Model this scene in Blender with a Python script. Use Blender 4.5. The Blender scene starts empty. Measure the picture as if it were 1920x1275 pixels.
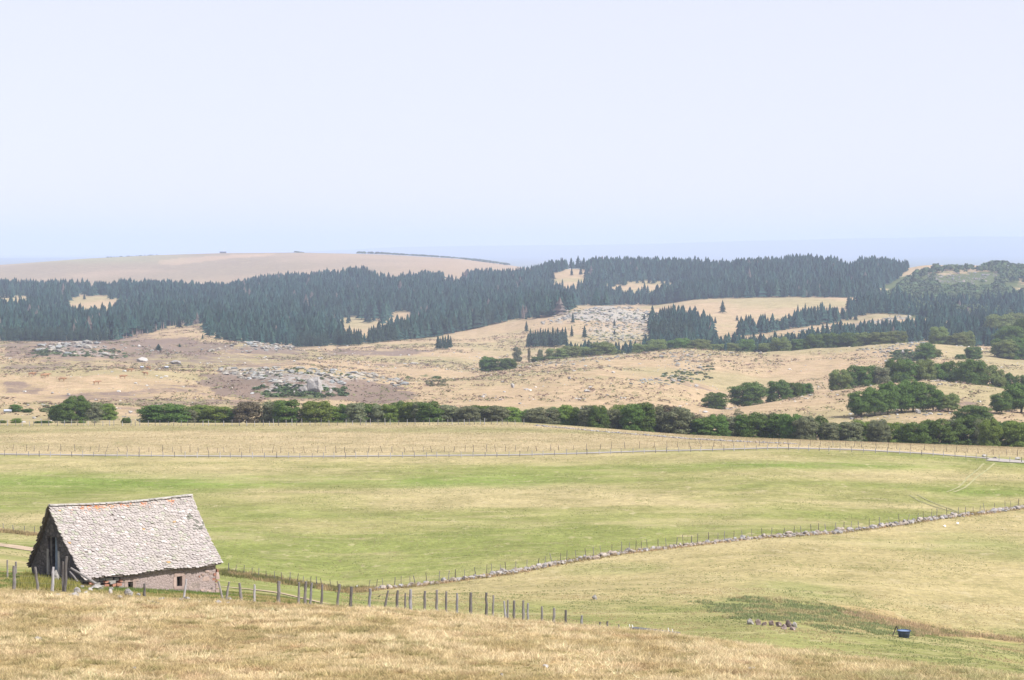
import bpy, bmesh, math, random
import numpy as np
from mathutils import Vector, Matrix

# ------------------------------------------------------------------ camera, world, sun, exposure
F = 4330.0            # focal length in pixels of a 1920 px wide frame
HV = 470.0            # row of the eye level
scene = bpy.context.scene
C = scene.collection
cam_d = bpy.data.cameras.new("camera")
cam_d.sensor_width = 36.0
cam_d.lens = 36.0 * F / 1920.0
cam_d.shift_y = -(637.5 - HV) / 1920.0
cam_d.clip_start = 0.5
cam_d.clip_end = 120000
cam = bpy.data.objects.new("camera", cam_d)
C.objects.link(cam)
cam.location = (0, 0, 0)
cam.rotation_euler = (math.radians(90), 0, 0)
scene.camera = cam

SUN_EL = math.radians(47)
SUN_DIR = Vector((0.86, -0.51, 0)).normalized()
world = bpy.data.worlds.new("World")
scene.world = world
world.use_nodes = True
nt = world.node_tree
bg = nt.nodes["Background"]
sky = nt.nodes.new("ShaderNodeTexSky")
sky.sky_type = 'NISHITA'
sky.sun_disc = False
sky.sun_elevation = SUN_EL
sky.sun_rotation = math.atan2(SUN_DIR.x, SUN_DIR.y)
sky.altitude = 1200
sky.air_density = 1.0
sky.dust_density = 1.2
sky.ozone_density = 1.6
wm = nt.nodes.new("ShaderNodeMix"); wm.data_type = 'RGBA'; wm.inputs[0].default_value = 0.86
nt.links.new(sky.outputs[0], wm.inputs[6]); wm.inputs[7].default_value = (4.2, 4.14, 4.62, 1)
nt.links.new(wm.outputs[2], bg.inputs[0])
bg.inputs[1].default_value = 0.12
sun_d = bpy.data.lights.new("sun", 'SUN')
sun_d.energy = 4.6
sun_d.angle = math.radians(0.5)
sun_d.color = (1.0, 0.95, 0.87)
sun = bpy.data.objects.new("sun", sun_d)
C.objects.link(sun)
sv = SUN_DIR * math.cos(SUN_EL) + Vector((0, 0, math.sin(SUN_EL)))
sun.rotation_euler = sv.to_track_quat('Z', 'Y').to_euler()
scene.view_settings.view_transform = 'Standard'
scene.view_settings.look = 'None'
scene.view_settings.exposure = 0.76
scene.view_settings.gamma = 1
scene.render.engine = 'CYCLES'
scene.cycles.volume_bounces = 2
scene.cycles.max_bounces = 5

rnd = random.Random(11)
R = np.random.RandomState(7)

# ------------------------------------------------------------------ helpers
def hash2(ix, iy, seed):
    h = (ix.astype(np.int64) * 374761393 + iy.astype(np.int64) * 668265263 + seed * 1442695041) & 0xffffffff
    h = ((h ^ (h >> 13)) * 1274126177) & 0xffffffff
    h = h ^ (h >> 16)
    return (h & 0xffffff) / float(0xffffff)

def vnoise(x, y, seed=0):
    x = np.asarray(x, float); y = np.asarray(y, float)
    ix = np.floor(x); iy = np.floor(y)
    fx = x - ix; fy = y - iy
    fx = fx * fx * (3 - 2 * fx); fy = fy * fy * (3 - 2 * fy)
    a = hash2(ix, iy, seed); b = hash2(ix + 1, iy, seed)
    c = hash2(ix, iy + 1, seed); d = hash2(ix + 1, iy + 1, seed)
    return (a * (1 - fx) + b * fx) * (1 - fy) + (c * (1 - fx) + d * fx) * fy

def fbm(x, y, seed=0, oct=4, rough=0.5):
    s = 0; a = 1; t = 0
    for o in range(oct):
        s = s + a * vnoise(np.asarray(x) * 2 ** o, np.asarray(y) * 2 ** o, seed + o * 17)
        t += a; a *= rough
    return s / t

def sm(x, a, b):
    t = np.clip((np.asarray(x, float) - a) / (b - a), 0, 1)
    return t * t * (3 - 2 * t)

def inpoly(u, v, poly):
    u = np.asarray(u, float); v = np.asarray(v, float)
    r = np.zeros(u.shape, bool)
    n = len(poly)
    for i in range(n):
        x0, y0 = poly[i]; x1, y1 = poly[(i + 1) % n]
        if y0 == y1: continue
        c = ((y0 > v) != (y1 > v)) & (u < (x1 - x0) * (v - y0) / (y1 - y0) + x0)
        r ^= c
    return r

ORD = ['first','second','third','fourth','fifth','sixth','seventh','eighth','ninth','tenth','eleventh','twelfth','thirteenth',
       'fourteenth','fifteenth','sixteenth','seventeenth','eighteenth','nineteenth']
TENS = {2:'twent',3:'thirt',4:'fort',5:'fift',6:'sixt',7:'sevent',8:'eight',9:'ninet'}
def nth(i):                       # 1-based
    if i < 20: return ORD[i - 1]
    if i >= 100: return 'hundred and ' + nth(i - 100) if i > 100 else 'hundredth'
    t, o = divmod(i, 10)
    return TENS[t] + 'ieth' if o == 0 else TENS[t] + 'y-' + ORD[o - 1]
def count_from_ends(i, n):
    """'third from the left' / 'second from the right', whichever is shorter"""
    if n == 1: return ''
    if i == 0: return 'leftmost'
    if i == n - 1: return 'rightmost'
    if i < (n + 1) // 2: return nth(i + 1) + ' from the left'
    return nth(n - i) + ' from the right'

def tag(o, label=None, cat=None, group=None, kind=None):
    if label: o["label"] = label
    if cat: o["category"] = cat
    if group: o["group"] = group
    if kind: o["kind"] = kind
    return o

def empty(name, loc, rz=0):
    o = bpy.data.objects.new(name, None)
    o.empty_display_size = 0.2
    C.objects.link(o)
    o.location = loc; o.rotation_euler = (0, 0, rz)
    return o

def mesh_np(name, verts, faces_flat, nper, mats, parent=None, cols=None, matidx=None, smooth=False, attr="Col"):
    """verts (N,3); faces as flat array with nper verts each"""
    me = bpy.data.meshes.new(name)
    verts = np.asarray(verts, np.float32); ff = np.asarray(faces_flat, np.int32).ravel()
    nf = len(ff) // nper
    me.vertices.add(len(verts)); me.vertices.foreach_set("co", verts.ravel())
    me.loops.add(len(ff)); me.loops.foreach_set("vertex_index", ff)
    me.polygons.add(nf)
    me.polygons.foreach_set("loop_start", np.arange(0, nf * nper, nper, dtype=np.int32))
    me.polygons.foreach_set("loop_total", np.full(nf, nper, np.int32))
    if matidx is not None: me.polygons.foreach_set("material_index", np.asarray(matidx, np.int32))
    me.polygons.foreach_set("use_smooth", np.full(nf, bool(smooth)))
    for m in (mats if isinstance(mats, (list, tuple)) else [mats]): me.materials.append(m)
    if cols is not None:
        a = me.color_attributes.new(attr, 'FLOAT_COLOR', 'POINT')
        c = np.ones((len(verts), 4), np.float32); c[:, :3] = cols
        a.data.foreach_set("color", c.ravel())
    me.update(calc_edges=True)
    o = bpy.data.objects.new(name, me)
    C.objects.link(o)
    if parent: o.parent = parent
    return o

def bm_obj(name, bm, mat, parent=None, smooth=False):
    me = bpy.data.meshes.new(name)
    bmesh.ops.recalc_face_normals(bm, faces=bm.faces)
    bm.to_mesh(me); bm.free()
    for m in (mat if isinstance(mat, (list, tuple)) else [mat]): me.materials.append(m)
    if smooth:
        for p in me.polygons: p.use_smooth = True
    o = bpy.data.objects.new(name, me)
    C.objects.link(o)
    if parent: o.parent = parent
    return o

def add_tube(bm, pts, rads, n=7, cap=True, jit=0.0):
    rings = []
    for i, p in enumerate(pts):
        p = Vector(p)
        a = Vector(pts[max(0, i - 1)]); b = Vector(pts[min(len(pts) - 1, i + 1)])
        d = (b - a).normalized()
        ref = Vector((0, 0, 1)) if abs(d.z) < 0.9 else Vector((1, 0, 0))
        s = d.cross(ref).normalized(); t = d.cross(s)
        rings.append([bm.verts.new(p + (s * math.cos(2 * math.pi * k / n) + t * math.sin(2 * math.pi * k / n)) * rads[i] * (1 + rnd.uniform(-jit, jit))) for k in range(n)])
    for i in range(len(rings) - 1):
        for k in range(n):
            bm.faces.new((rings[i][k], rings[i][(k + 1) % n], rings[i + 1][(k + 1) % n], rings[i + 1][k]))
    if cap:
        bm.faces.new(list(reversed(rings[0]))); bm.faces.new(rings[-1])

def add_box(bm, c, sx, sy, sz, ax=None, jit=0.0):
    """box centred at c with half axes; ax = 3x3 matrix"""
    vs = []
    for dz in (-1, 1):
        for dy in (-1, 1):
            for dx in (-1, 1):
                p = Vector((dx * sx * (1 + rnd.uniform(-jit, jit)), dy * sy * (1 + rnd.uniform(-jit, jit)), dz * sz * (1 + rnd.uniform(-jit, jit))))
                if ax: p = ax @ p
                vs.append(bm.verts.new(Vector(c) + p))
    for f in ((0, 2, 3, 1), (4, 5, 7, 6), (0, 1, 5, 4), (2, 6, 7, 3), (0, 4, 6, 2), (1, 3, 7, 5)):
        bm.faces.new([vs[i] for i in f])

# ------------------------------------------------------------------ materials
def mat(name): 
    m = bpy.data.materials.new(name); m.use_nodes = True
    return m, m.node_tree, m.node_tree.nodes, m.node_tree.links, m.node_tree.nodes["Principled BSDF"]
def N(nodes, t, **kw):
    n = nodes.new(t)
    for k, v in kw.items(): setattr(n, k, v)
    return n
def noise(nodes, links, vec, scale, detail=4, rough=0.55, dist=0):
    n = nodes.new("ShaderNodeTexNoise")
    n.inputs["Scale"].default_value = scale; n.inputs["Detail"].default_value = detail
    n.inputs["Roughness"].default_value = rough; n.inputs["Distortion"].default_value = dist
    if vec is not None: links.new(vec, n.inputs["Vector"])
    return n.outputs["Fac"]
def mrange(nodes, links, val, a, b, c=0.0, d=1.0, smooth=False):
    n = nodes.new("ShaderNodeMapRange"); n.clamp = True
    if smooth: n.interpolation_type = 'SMOOTHSTEP'
    links.new(val, n.inputs[0])
    for i, x in enumerate((a, b, c, d)): n.inputs[i + 1].default_value = x
    return n.outputs[0]
def mix(nodes, links, fac, a, b, blend='MIX'):
    n = nodes.new("ShaderNodeMix"); n.data_type = 'RGBA'; n.blend_type = blend
    if isinstance(fac, (int, float)): n.inputs[0].default_value = fac
    else: links.new(fac, n.inputs[0])
    for idx, x in ((6, a), (7, b)):
        if isinstance(x, tuple): n.inputs[idx].default_value = (*x, 1)
        else: links.new(x, n.inputs[idx])
    return n.outputs[2]
def mathn(nodes, links, op, a, b=None, c=None):
    n = nodes.new("ShaderNodeMath"); n.operation = op
    for i, x in enumerate((a, b, c)):
        if x is None: continue
        if isinstance(x, (int, float)): n.inputs[i].default_value = x
        else: links.new(x, n.inputs[i])
    return n.outputs[0]
def bump(nodes, links, h, strength, dist, bsdf):
    b = nodes.new("ShaderNodeBump"); b.inputs["Strength"].default_value = strength; b.inputs["Distance"].default_value = dist
    links.new(h, b.inputs["Height"]); links.new(b.outputs[0], bsdf.inputs["Normal"])
def matte(b, r=0.95):
    b.inputs["Roughness"].default_value = r
    b.inputs["Specular IOR Level"].default_value = 0.15

def leaf_mat(name, base, var=0.35, trans=0.3):
    m, t, n, l, b = mat(name)
    geo = N(n, "ShaderNodeNewGeometry"); oi = N(n, "ShaderNodeObjectInfo"); tc = N(n, "ShaderNodeTexCoord")
    f1 = noise(n, l, tc.outputs["Object"], 9, 3)
    lo = tuple(c * (1 - var) for c in base); hi = tuple(min(1, c * (1 + var)) for c in base)
    c1 = mix(n, l, geo.outputs["Random Per Island"], lo, hi)
    c2 = mix(n, l, mrange(n, l, f1, .35, .65), tuple(c * 0.75 for c in base), tuple(c * k for c, k in zip(base, (1.45, 1.3, 1.0))))
    c3 = mix(n, l, 0.5, c1, c2)
    hs = N(n, "ShaderNodeHueSaturation")
    l.new(mrange(n, l, oi.outputs["Random"], 0, 1, 0.8, 1.22), hs.inputs["Value"])
    l.new(mrange(n, l, oi.outputs["Random"], 0, 1, 0.485, 0.515), hs.inputs["Hue"])
    l.new(c3, hs.inputs["Color"])
    l.new(hs.outputs[0], b.inputs["Base Color"]); matte(b, .7)
    tr = N(n, "ShaderNodeBsdfTranslucent"); l.new(hs.outputs[0], tr.inputs[0])
    mx = N(n, "ShaderNodeMixShader"); mx.inputs[0].default_value = trans
    l.new(b.outputs[0], mx.inputs[1]); l.new(tr.outputs[0], mx.inputs[2])
    l.new(mx.outputs[0], n["Material Output"].inputs["Surface"])
    return m

def attr_mat(name, scale=0, amt=0.0, rough=0.95, trans=0.0, bumpd=None):
    m, t, n, l, b = mat(name)
    a = N(n, "ShaderNodeAttribute", attribute_name="Col")
    col = a.outputs["Color"]
    if scale:
        tc = N(n, "ShaderNodeTexCoord")
        f = noise(n, l, tc.outputs["Object"], scale, 6, .65)
        col = mix(n, l, 1.0, col, mix(n, l, mrange(n, l, f, .25, .75), (1 - amt,) * 3, (1 + amt,) * 3), 'MULTIPLY')
        if bumpd: bump(n, l, f, .8, bumpd, b)
    l.new(col, b.inputs["Base Color"]); matte(b, rough)
    if trans:
        tr = N(n, "ShaderNodeBsdfTranslucent"); l.new(col, tr.inputs[0])
        mx = N(n, "ShaderNodeMixShader"); mx.inputs[0].default_value = trans
        l.new(b.outputs[0], mx.inputs[1]); l.new(tr.outputs[0], mx.inputs[2])
        l.new(mx.outputs[0], n["Material Output"].inputs["Surface"])
    return m

def plain_mat(name, base, scale=3.0, var=0.25, rough=0.9, bumpd=None, second=None):
    m, t, n, l, b = mat(name)
    tc = N(n, "ShaderNodeTexCoord"); oi = N(n, "ShaderNodeObjectInfo")
    f = noise(n, l, tc.outputs["Object"], scale, 6, .65)
    lo = tuple(c * (1 - var) for c in base); hi = second or tuple(min(1, c * (1 + var)) for c in base)
    c = mix(n, l, mrange(n, l, f, .32, .68), lo, hi)
    hs = N(n, "ShaderNodeHueSaturation"); l.new(c, hs.inputs["Color"])
    l.new(mrange(n, l, oi.outputs["Random"], 0, 1, .85, 1.15), hs.inputs["Value"])
    l.new(hs.outputs[0], b.inputs["Base Color"]); matte(b, rough)
    if bumpd: bump(n, l, f, .9, bumpd, b)
    return m

def wood_mat(name, base):
    m, t, n, l, b = mat(name)
    tc = N(n, "ShaderNodeTexCoord"); oi = N(n, "ShaderNodeObjectInfo")
    mp = N(n, "ShaderNodeMapping"); mp.inputs["Scale"].default_value = (14, 14, 1.2)
    l.new(tc.outputs["Object"], mp.inputs[0])
    f = noise(n, l, mp.outputs[0], 2.5, 6, .7)
    c = mix(n, l, mrange(n, l, f, .3, .7), tuple(x * .45 for x in base), tuple(x * 1.25 for x in base))
    hs = N(n, "ShaderNodeHueSaturation"); l.new(c, hs.inputs["Color"])
    l.new(mrange(n, l, oi.outputs["Random"], 0, 1, .6, 1.3), hs.inputs["Value"])
    l.new(hs.outputs[0], b.inputs["Base Color"]); matte(b, .9); bump(n, l, f, .6, .01, b)
    return m

M = {}
M['rock'] = attr_mat('granite_rock', 1.3, .35, .95, 0, .12)
def rock_mat(name, base, lichen):
    m, t, n, l, b = mat(name)
    tc = N(n, "ShaderNodeTexCoord"); oi = N(n, "ShaderNodeObjectInfo")
    f = noise(n, l, tc.outputs["Object"], 1.6, 8, .7); g = noise(n, l, tc.outputs["Object"], 5, 4, .6)
    c = mix(n, l, mrange(n, l, f, .35, .65), tuple(x * .55 for x in base), base)
    c = mix(n, l, mrange(n, l, g, .55, .7), c, lichen)
    hs = N(n, "ShaderNodeHueSaturation"); l.new(c, hs.inputs["Color"])
    l.new(mrange(n, l, oi.outputs["Random"], 0, 1, .75, 1.2), hs.inputs["Value"])
    l.new(hs.outputs[0], b.inputs["Base Color"]); matte(b); bump(n, l, f, .9, .15, b)
    return m
M['boulder'] = rock_mat('grey_granite', (.38, .36, .345), (.48, .46, .43))
M['redrock'] = rock_mat('red_brown_basalt', (.24, .185, .17), (.33, .29, .27))
M['wood'] = wood_mat('weathered_wood', (.20, .185, .18))
M['palewood'] = wood_mat('pale_weathered_wood', (.33, .32, .34))
M['darkwood'] = wood_mat('dark_wood', (.12, .10, .09))
M['wire'] = plain_mat('galvanised_wire', (.22, .22, .22), 5, .2, .5)
M['bark'] = plain_mat('bark', (.14, .115, .09), 4, .35, .95, .05)
M['beech'] = leaf_mat('beech_leaves', (.085, .145, .034))
M['oak'] = leaf_mat('bright_green_leaves', (.135, .195, .042))
M['ash'] = leaf_mat('grey_green_leaves', (.15, .17, .10))
M['brown'] = leaf_mat('brownish_leaves', (.15, .135, .09))
M['fargreen'] = leaf_mat('far_broadleaf', (.14, .18, .06))
M['spruce'] = leaf_mat('spruce_needles', (.022, .044, .032), .3, .1)
M['grass'] = attr_mat('grass_blades', 0, 0, .8, .35)
M['forest'] = attr_mat('forest_needles', 0, 0, .9, .08)

# ------------------------------------------------------------------ terrain
def cv(spec):
    """spec: list of (u, D, v)"""
    a = np.array(spec, float)
    return lambda u: (np.interp(u, a[:, 0], a[:, 1]), np.interp(u, a[:, 0], a[:, 2]))
def cvD(D, pts): return cv([(u, D, v) for u, v in pts])
CURVES = [
 cvD(-60, [(0, -1.)]), cvD(0.5, [(0, 0)]), cvD(30, [(0, 0)]),   # replaced by fixed heights below
 cvD(78, [(-400, 1262), (0, 1288), (1200, 1293), (1920, 1318), (2320, 1330)]),
 cv([(-400,136,1092),(0,136,1107),(240,136,1118),(480,136,1131),(720,136,1142),(900,136,1157),(1020,134,1168),(1270,128,1192),(1450,121,1217),(1640,113,1240),(1920,101,1270),(2320,95,1290)]),
 cv([(-400,152,1075),(0,152,1083),(80,152,1088),(200,152,1101),(320,152,1109),(420,152,1116),(520,152,1124),(640,155,1142),(800,162,1168),(960,162,1180),(1120,160,1195),(1270,155,1210),(1440,150,1226),(1640,145,1244),(1920,138,1268),(2320,138,1290)]),
 cv([(-400,200,1040),(0,200,1062),(240,200,1080),(420,200,1101),(520,200,1108),(640,200,1130),(800,200,1150),(960,200,1155),(1120,200,1158),(1270,200,1160),(1440,193,1165),(1600,190,1183),(1700,190,1193),(1800,190,1205),(1920,185,1228),(2320,185,1250)]),
 cv([(-400,230,1030),(0,230,1048),(420,230,1090),(640,230,1116),(960,230,1122),(1270,230,1122),(1440,230,1122),(1640,228,1146),(1760,228,1172),(1920,225,1190),(2320,225,1210)]),
 cvD(272, [(-400,1040),(0,1033),(420,1076),(640,1100),(960,1073),(1440,1055),(1920,1070),(2320,1085)]),
 cvD(325, [(-400,980),(0,977),(960,977),(1440,972),(1920,985),(2320,985)]),
 cvD(432, [(-400,852),(0,855),(560,858),(960,856),(1200,850),(1460,844),(1600,848),(1760,855),(1920,862),(2320,880)]),
 cvD(520, [(-400,797),(0,797),(480,797),(960,794),(1040,798),(1120,803),(1280,815),(1440,822),(1600,828),(1920,839),(2320,850)]),
 cvD(590, [(-400,790),(0,793),(320,797),(640,803),(960,806),(1280,824),(1600,838),(1920,848),(2320,855)]),
 cvD(700, [(-400,765),(0,768),(320,775),(640,780),(960,783),(1280,785),(1440,795),(1600,792),(1760,790),(1920,795),(2320,790)]),
 cvD(860, [(-400,735),(0,738),(320,742),(640,752),(800,750),(960,742),(1120,736),(1220,745),(1280,757),(1340,769),(1440,753),(1540,736),(1660,717),(1750,709),(1850,722),(1920,733),(2320,740)]),
 cvD(980, [(-400,690),(0,697),(200,694),(320,698),(420,712),(560,712),(700,722),(760,720),(880,718),(960,715),(1120,705),(1280,722),(1360,752),(1440,752),(1540,742),(1660,732),(1750,733),(1850,738),(1920,742),(2320,745)]),
 cvD(1130, [(-400,694),(0,694),(320,693),(420,690),(560,687),(700,700),(760,706),(880,706),(960,697),(1120,685),(1280,688),(1440,708),(1600,695),(1760,690),(1920,706),(2320,700)]),
 cvD(1350, [(-400,668),(0,668),(160,664),(320,668),(560,676),(700,686),(800,686),(880,692),(960,684),(1040,672),(1150,664),(1280,656),(1440,660),(1560,654),(1660,645),(1720,640),(1800,651),(1920,663),(2320,660)]),
 cvD(1480, [(-400,652),(0,652),(160,648),(320,654),(560,662),(700,668),(800,672),(960,680),(1150,672),(1280,664),(1440,666),(1660,655),(1800,655),(1920,663),(2320,650)]),
 cvD(1720, [(-400,636),(0,638),(200,638),(300,628),(380,618),(480,636),(560,648),(690,643),(820,645),(960,648),(1120,642),(1280,642),(1440,645),(1600,640),(1760,634),(1920,636),(2320,630)]),
 cvD(2050, [(-400,610),(0,615),(200,614),(380,604),(480,612),(640,620),(820,622),(900,612),(960,601),(1080,577),(1150,574),(1230,584),(1330,604),(1440,612),(1600,604),(1640,594),(1720,592),(1800,600),(1920,608),(2320,600)]),
 cvD(2400, [(-400,575),(0,580),(380,582),(640,586),(960,575),(1080,581),(1160,584),(1230,578),(1300,566),(1400,561),(1580,560),(1700,572),(1920,585),(2320,570)]),
 cvD(2800, [(-400,548),(0,556),(180,552),(420,560),(640,550),(960,545),(1050,542),(1150,546),(1270,546),(1400,536),(1600,536),(1760,545),(1920,550),(2320,530)]),
 cvD(3250, [(-400,540),(0,548),(180,549),(330,552),(425,556),(450,545),(600,539),(640,527),(720,524),(850,527),(1000,516),(1060,504),(1100,504),(1200,502),(1560,500),(1700,504),(1730,497),(1850,498),(1920,500),(2320,500)]),
 cvD(3900, [(-400,560),(0,560),(420,566),(700,545),(960,530),(1200,540),(2320,540)]),
 cvD(4600, [(-400,530),(0,532),(240,528),(420,528),(640,514),(850,508),(980,520),(1280,535),(2320,535)]),
 cvD(6000, [(-400,510),(0,497),(160,485),(300,478),(420,474.5),(560,473.5),(720,477),(860,485),(960,498),(1060,515),(2320,520)]),
 cvD(7500, [(-400,530),(0,520),(2320,520)]),
 cvD(13000, [(-400,498),(2320,498)]), cvD(22000, [(-400,484),(2320,480)]),
 cvD(30000, [(-400,487),(0,486),(200,481),(480,476),(640,469),(780,464),(960,460),(1200,458),(1400,451),(1600,446),(1780,444),(1920,443),(2320,440)]),
 cvD(38000, [(-400,480),(2320,475)]),
]
UT = np.linspace(-400, 2320, 545)
DROW = np.concatenate([np.linspace(-55, 56, 34), np.exp(np.linspace(math.log(60), math.log(38000), 640))])
# denser rows over the strip that shows from 1100 m to 3400 m
def pchip(xk, yk, x):
    h = np.diff(xk); d = np.diff(yk) / h
    m = np.zeros_like(yk)
    w1 = 2 * h[1:] + h[:-1]; w2 = h[1:] + 2 * h[:-1]
    ok = d[:-1] * d[1:] > 0
    with np.errstate(divide='ignore', invalid='ignore'):
        hm = (w1 + w2) / (w1 / d[:-1] + w2 / d[1:])
    m[1:-1] = np.where(ok, hm, 0)
    m[0] = d[0]; m[-1] = d[-1]
    i = np.clip(np.searchsorted(xk, x) - 1, 0, len(xk) - 2)
    t = (x - xk[i]) / h[i]
    return ((1 + 2 * t) * (1 - t) ** 2) * yk[i] + t * (1 - t) ** 2 * h[i] * m[i] + t * t * (3 - 2 * t) * yk[i + 1] + t * t * (t - 1) * h[i] * m[i + 1]
KD = []; KZ = []
for k, c in enumerate(CURVES):
    D, v = c(UT)
    z = -(v - HV) / F * D
    if k == 0: z = np.full_like(UT, 1.5)
    if k == 1: z = np.full_like(UT, -1.7)
    if k == 2: z = np.full_like(UT, -7.4)
    if k > 4:                                   # soften kinks along the row
        ker = np.hanning(13); ker /= ker.sum()
        z = np.convolve(np.pad(z, 6, mode='edge'), ker, 'valid')
    KD.append(D); KZ.append(z)
KD = np.array(KD); KZ = np.array(KZ)
ZT = np.array([pchip(KD[:, i], KZ[:, i], DROW) for i in range(len(UT))])      # [u, D]
SC = np.concatenate([-np.linspace(.62, .2301, 26) , np.linspace(-.23, .23, 560), np.linspace(.2301, .62, 26)])
XG = SC[:, None] * (DROW[None, :] + 60)
Dm = np.maximum(DROW, 12.)[None, :]
UG = np.clip(960 + F * XG / Dm, -399, 2319)
fi = (UG - UT[0]) / (UT[1] - UT[0]); i0 = np.clip(fi.astype(int), 0, len(UT) - 2); ft = fi - i0
jj = np.broadcast_to(np.arange(len(DROW))[None, :], UG.shape)
ZG = ZT[i0, jj] * (1 - ft) + ZT[np.minimum(i0 + 1, len(UT) - 1), jj] * ft
DG = np.broadcast_to(DROW[None, :], UG.shape)
# small relief
amp_n = 0.16 * sm(DG, 60, 80) * (1 - sm(DG, 125, 150))
ZG = ZG + amp_n * (fbm(XG / 2.2, DG / 2.6, 3, 3) - .5) * 1.4
ZG = ZG + 0.12 * sm(DG, 170, 190) * (1 - sm(DG, 400, 430)) * (fbm(XG / 9, DG / 9, 5, 3) - .5)
moor = sm(DG, 600, 720) * (1 - sm(DG, 2600, 3200))
ZG = ZG + moor * (-.9 * sm(DG, 780, 860) + (fbm(XG / 45, DG / 60, 21, 4) - .5) * 3.0 + (fbm(XG / 14, DG / 16, 22, 3) - .5) * 1.1)
def knoll(u0, ru, d0, rd, h): 
    return h * np.exp(-(((XG - (u0 - 960) / F * d0) / (ru / F * d0)) ** 2) ** 1.3 - (((DG - d0) / rd) ** 2) ** 1.3)
ZG = ZG + knoll(570, 95, 960, 60, 5.5) + knoll(150, 70, 1380, 90, 5) + knoll(470, 75, 1500, 80, 4) + knoll(690, 60, 1010, 40, 2)
ZG = ZG + sm(DG, 860, 900) * (1 - sm(DG, 2300, 2500)) * np.abs(fbm(XG / 22, DG / 25, 26, 3) - .5) * 3
farh = sm(DG, 3800, 4500) * (1 - sm(DG, 5600, 6000))
ZG = ZG + farh * (fbm(XG / 260, DG / 300, 31, 4) - .5) * 14
ZG = ZG + sm(DG, 24000, 29000) * (fbm(XG / 1500, DG / 4000, 33, 4) - .5) * 45

def H(x, y):
    x = np.asarray(x, float); y = np.asarray(y, float)
    j = np.clip(np.searchsorted(DROW, y) - 1, 0, len(DROW) - 2)
    tj = np.clip((y - DROW[j]) / (DROW[j + 1] - DROW[j]), 0, 1)
    s = x / (y + 60)
    i = np.clip(np.searchsorted(SC, s) - 1, 0, len(SC) - 2)
    ti = np.clip((s - SC[i]) / (SC[i + 1] - SC[i]), 0, 1)
    return (ZG[i, j] * (1 - ti) + ZG[i + 1, j] * ti) * (1 - tj) + (ZG[i, j + 1] * (1 - ti) + ZG[i + 1, j + 1] * ti) * tj
def UV(x, y, z): return 960 + F * x / y, HV - F * z / y
_DS = np.exp(np.linspace(math.log(80), math.log(7000), 5200))
def G(u, v, dmin=80, dmax=7000):
    """the nearest ground point seen at column u, row v, between two distances"""
    D = _DS[(_DS >= dmin) & (_DS <= dmax)]
    x = (u - 960) / F * D; z = H(x, D); vt = HV - F * z / D
    k = np.where(vt <= v)[0]
    k = k[0] if len(k) else int(np.argmin(vt))
    return Vector((float(x[k]), float(D[k]), float(z[k])))
def PX(u, D):
    x = (u - 960) / F * D
    return Vector((x, D, float(H(x, D))))

# ---- land cover, as colours and masks at the ground's points
UGt, VGt = 960 + F * XG / Dm, HV - F * ZG / Dm
straw = np.array([.42, .31, .165]); 
def lerp3(a, b, t): return np.asarray(a) * (1 - t[..., None]) + np.asarray(b) * t[..., None]
col = np.zeros(ZG.shape + (3,)) + straw
n30 = fbm(XG / 30, DG / 30, 41, 4); n90 = fbm(XG / 90, DG / 90, 43, 4); n8 = fbm(XG / 8, DG / 8, 45, 3)
nbig = .5 * fbm(XG / 60, DG / 15, 47, 5, .6) + .5 * fbm(XG / 40, DG / 40, 48, 4)
# foreground hill
fg = 1 - sm(DG, 136, 142) 
crestD = np.interp(np.clip(UGt, -400, 2320), [-400, 900, 1270, 1600, 1920, 2320], [137, 137, 129, 117, 103, 97])
fg = 1 - sm(DG - crestD, -1.5, 3)
fgcol = lerp3([.25, .19, .10], [.31, .24, .13], sm(n8, .35, .65))
# bright green meadow
green = np.array([.18, .206, .068]); green2 = np.array([.245, .236, .105]); dry = np.array([.37, .315, .17])
gm = np.clip(sm(nbig, .34, .64) , 0, 1)
midx = np.exp(-((UGt - 1000) / 520) ** 2) * np.exp(-((VGt - 940) / 55) ** 2)
gm = np.clip(gm * .95 + .10 - .40 * midx, 0, 1)
dry = np.array([.34, .29, .165]); mead = lerp3(dry, green2, sm(gm, .0, .5)); mead = mead + (green - mead) * (sm(gm, .5, 1.) * .9)[..., None]
band = np.exp(-((VGt - 905) / 16) ** 2) * (1 - sm(UGt, 900, 1250)) + np.exp(-((VGt - 872) / 8) ** 2) * sm(UGt, 1150, 1300) + np.exp(-((VGt - 925) / 9) ** 2) * sm(UGt, 1700, 1850)
mead = mead + (np.array([.155, .215, .055]) - mead) * np.clip(band * sm(n30, .3, .6) * .8, 0, 1)[..., None]
# field right of / in front of the stone wall
WALL = [(690,1107),(790,1098),(900,1083),(960,1075),(1060,1055),(1150,1040),(1280,1025),(1400,1011),(1560,1000),(1680,985),(1760,972),(1850,962),(1925,951),(2100,930)]
wv = np.interp(UGt, [p[0] for p in WALL], [p[1] for p in WALL]); wv = np.where(UGt < 690, 1107 + (690 - UGt) * .0, wv)
infield = (sm(VGt - wv, -2, 2)) * sm(UGt, 640, 760)
fieldc = lerp3([.325, .275, .15], [.245, .245, .11], sm(n30, .45, .68))
lowg = sm(VGt, 1112, 1150) * (1 - sm(UGt, 1500, 1650)) + sm(VGt, 1175, 1200)
fieldc = fieldc + (np.array([.225, .228, .095]) - fieldc) * np.clip(lowg * (.45 + .75 * sm(n8, .3, .6)), 0, 1)[..., None]
mid = mead + (fieldc - mead) * infield[..., None]
hollow = inpoly(UGt, VGt, [(1290,1128),(1400,1118),(1560,1135),(1660,1165),(1700,1190),(1560,1185),(1480,1172),(1380,1160)])
mid = mid + (np.array([.17, .195, .075]) - mid) * (hollow * sm(n8, .35, .6))[..., None] * .6
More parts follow.
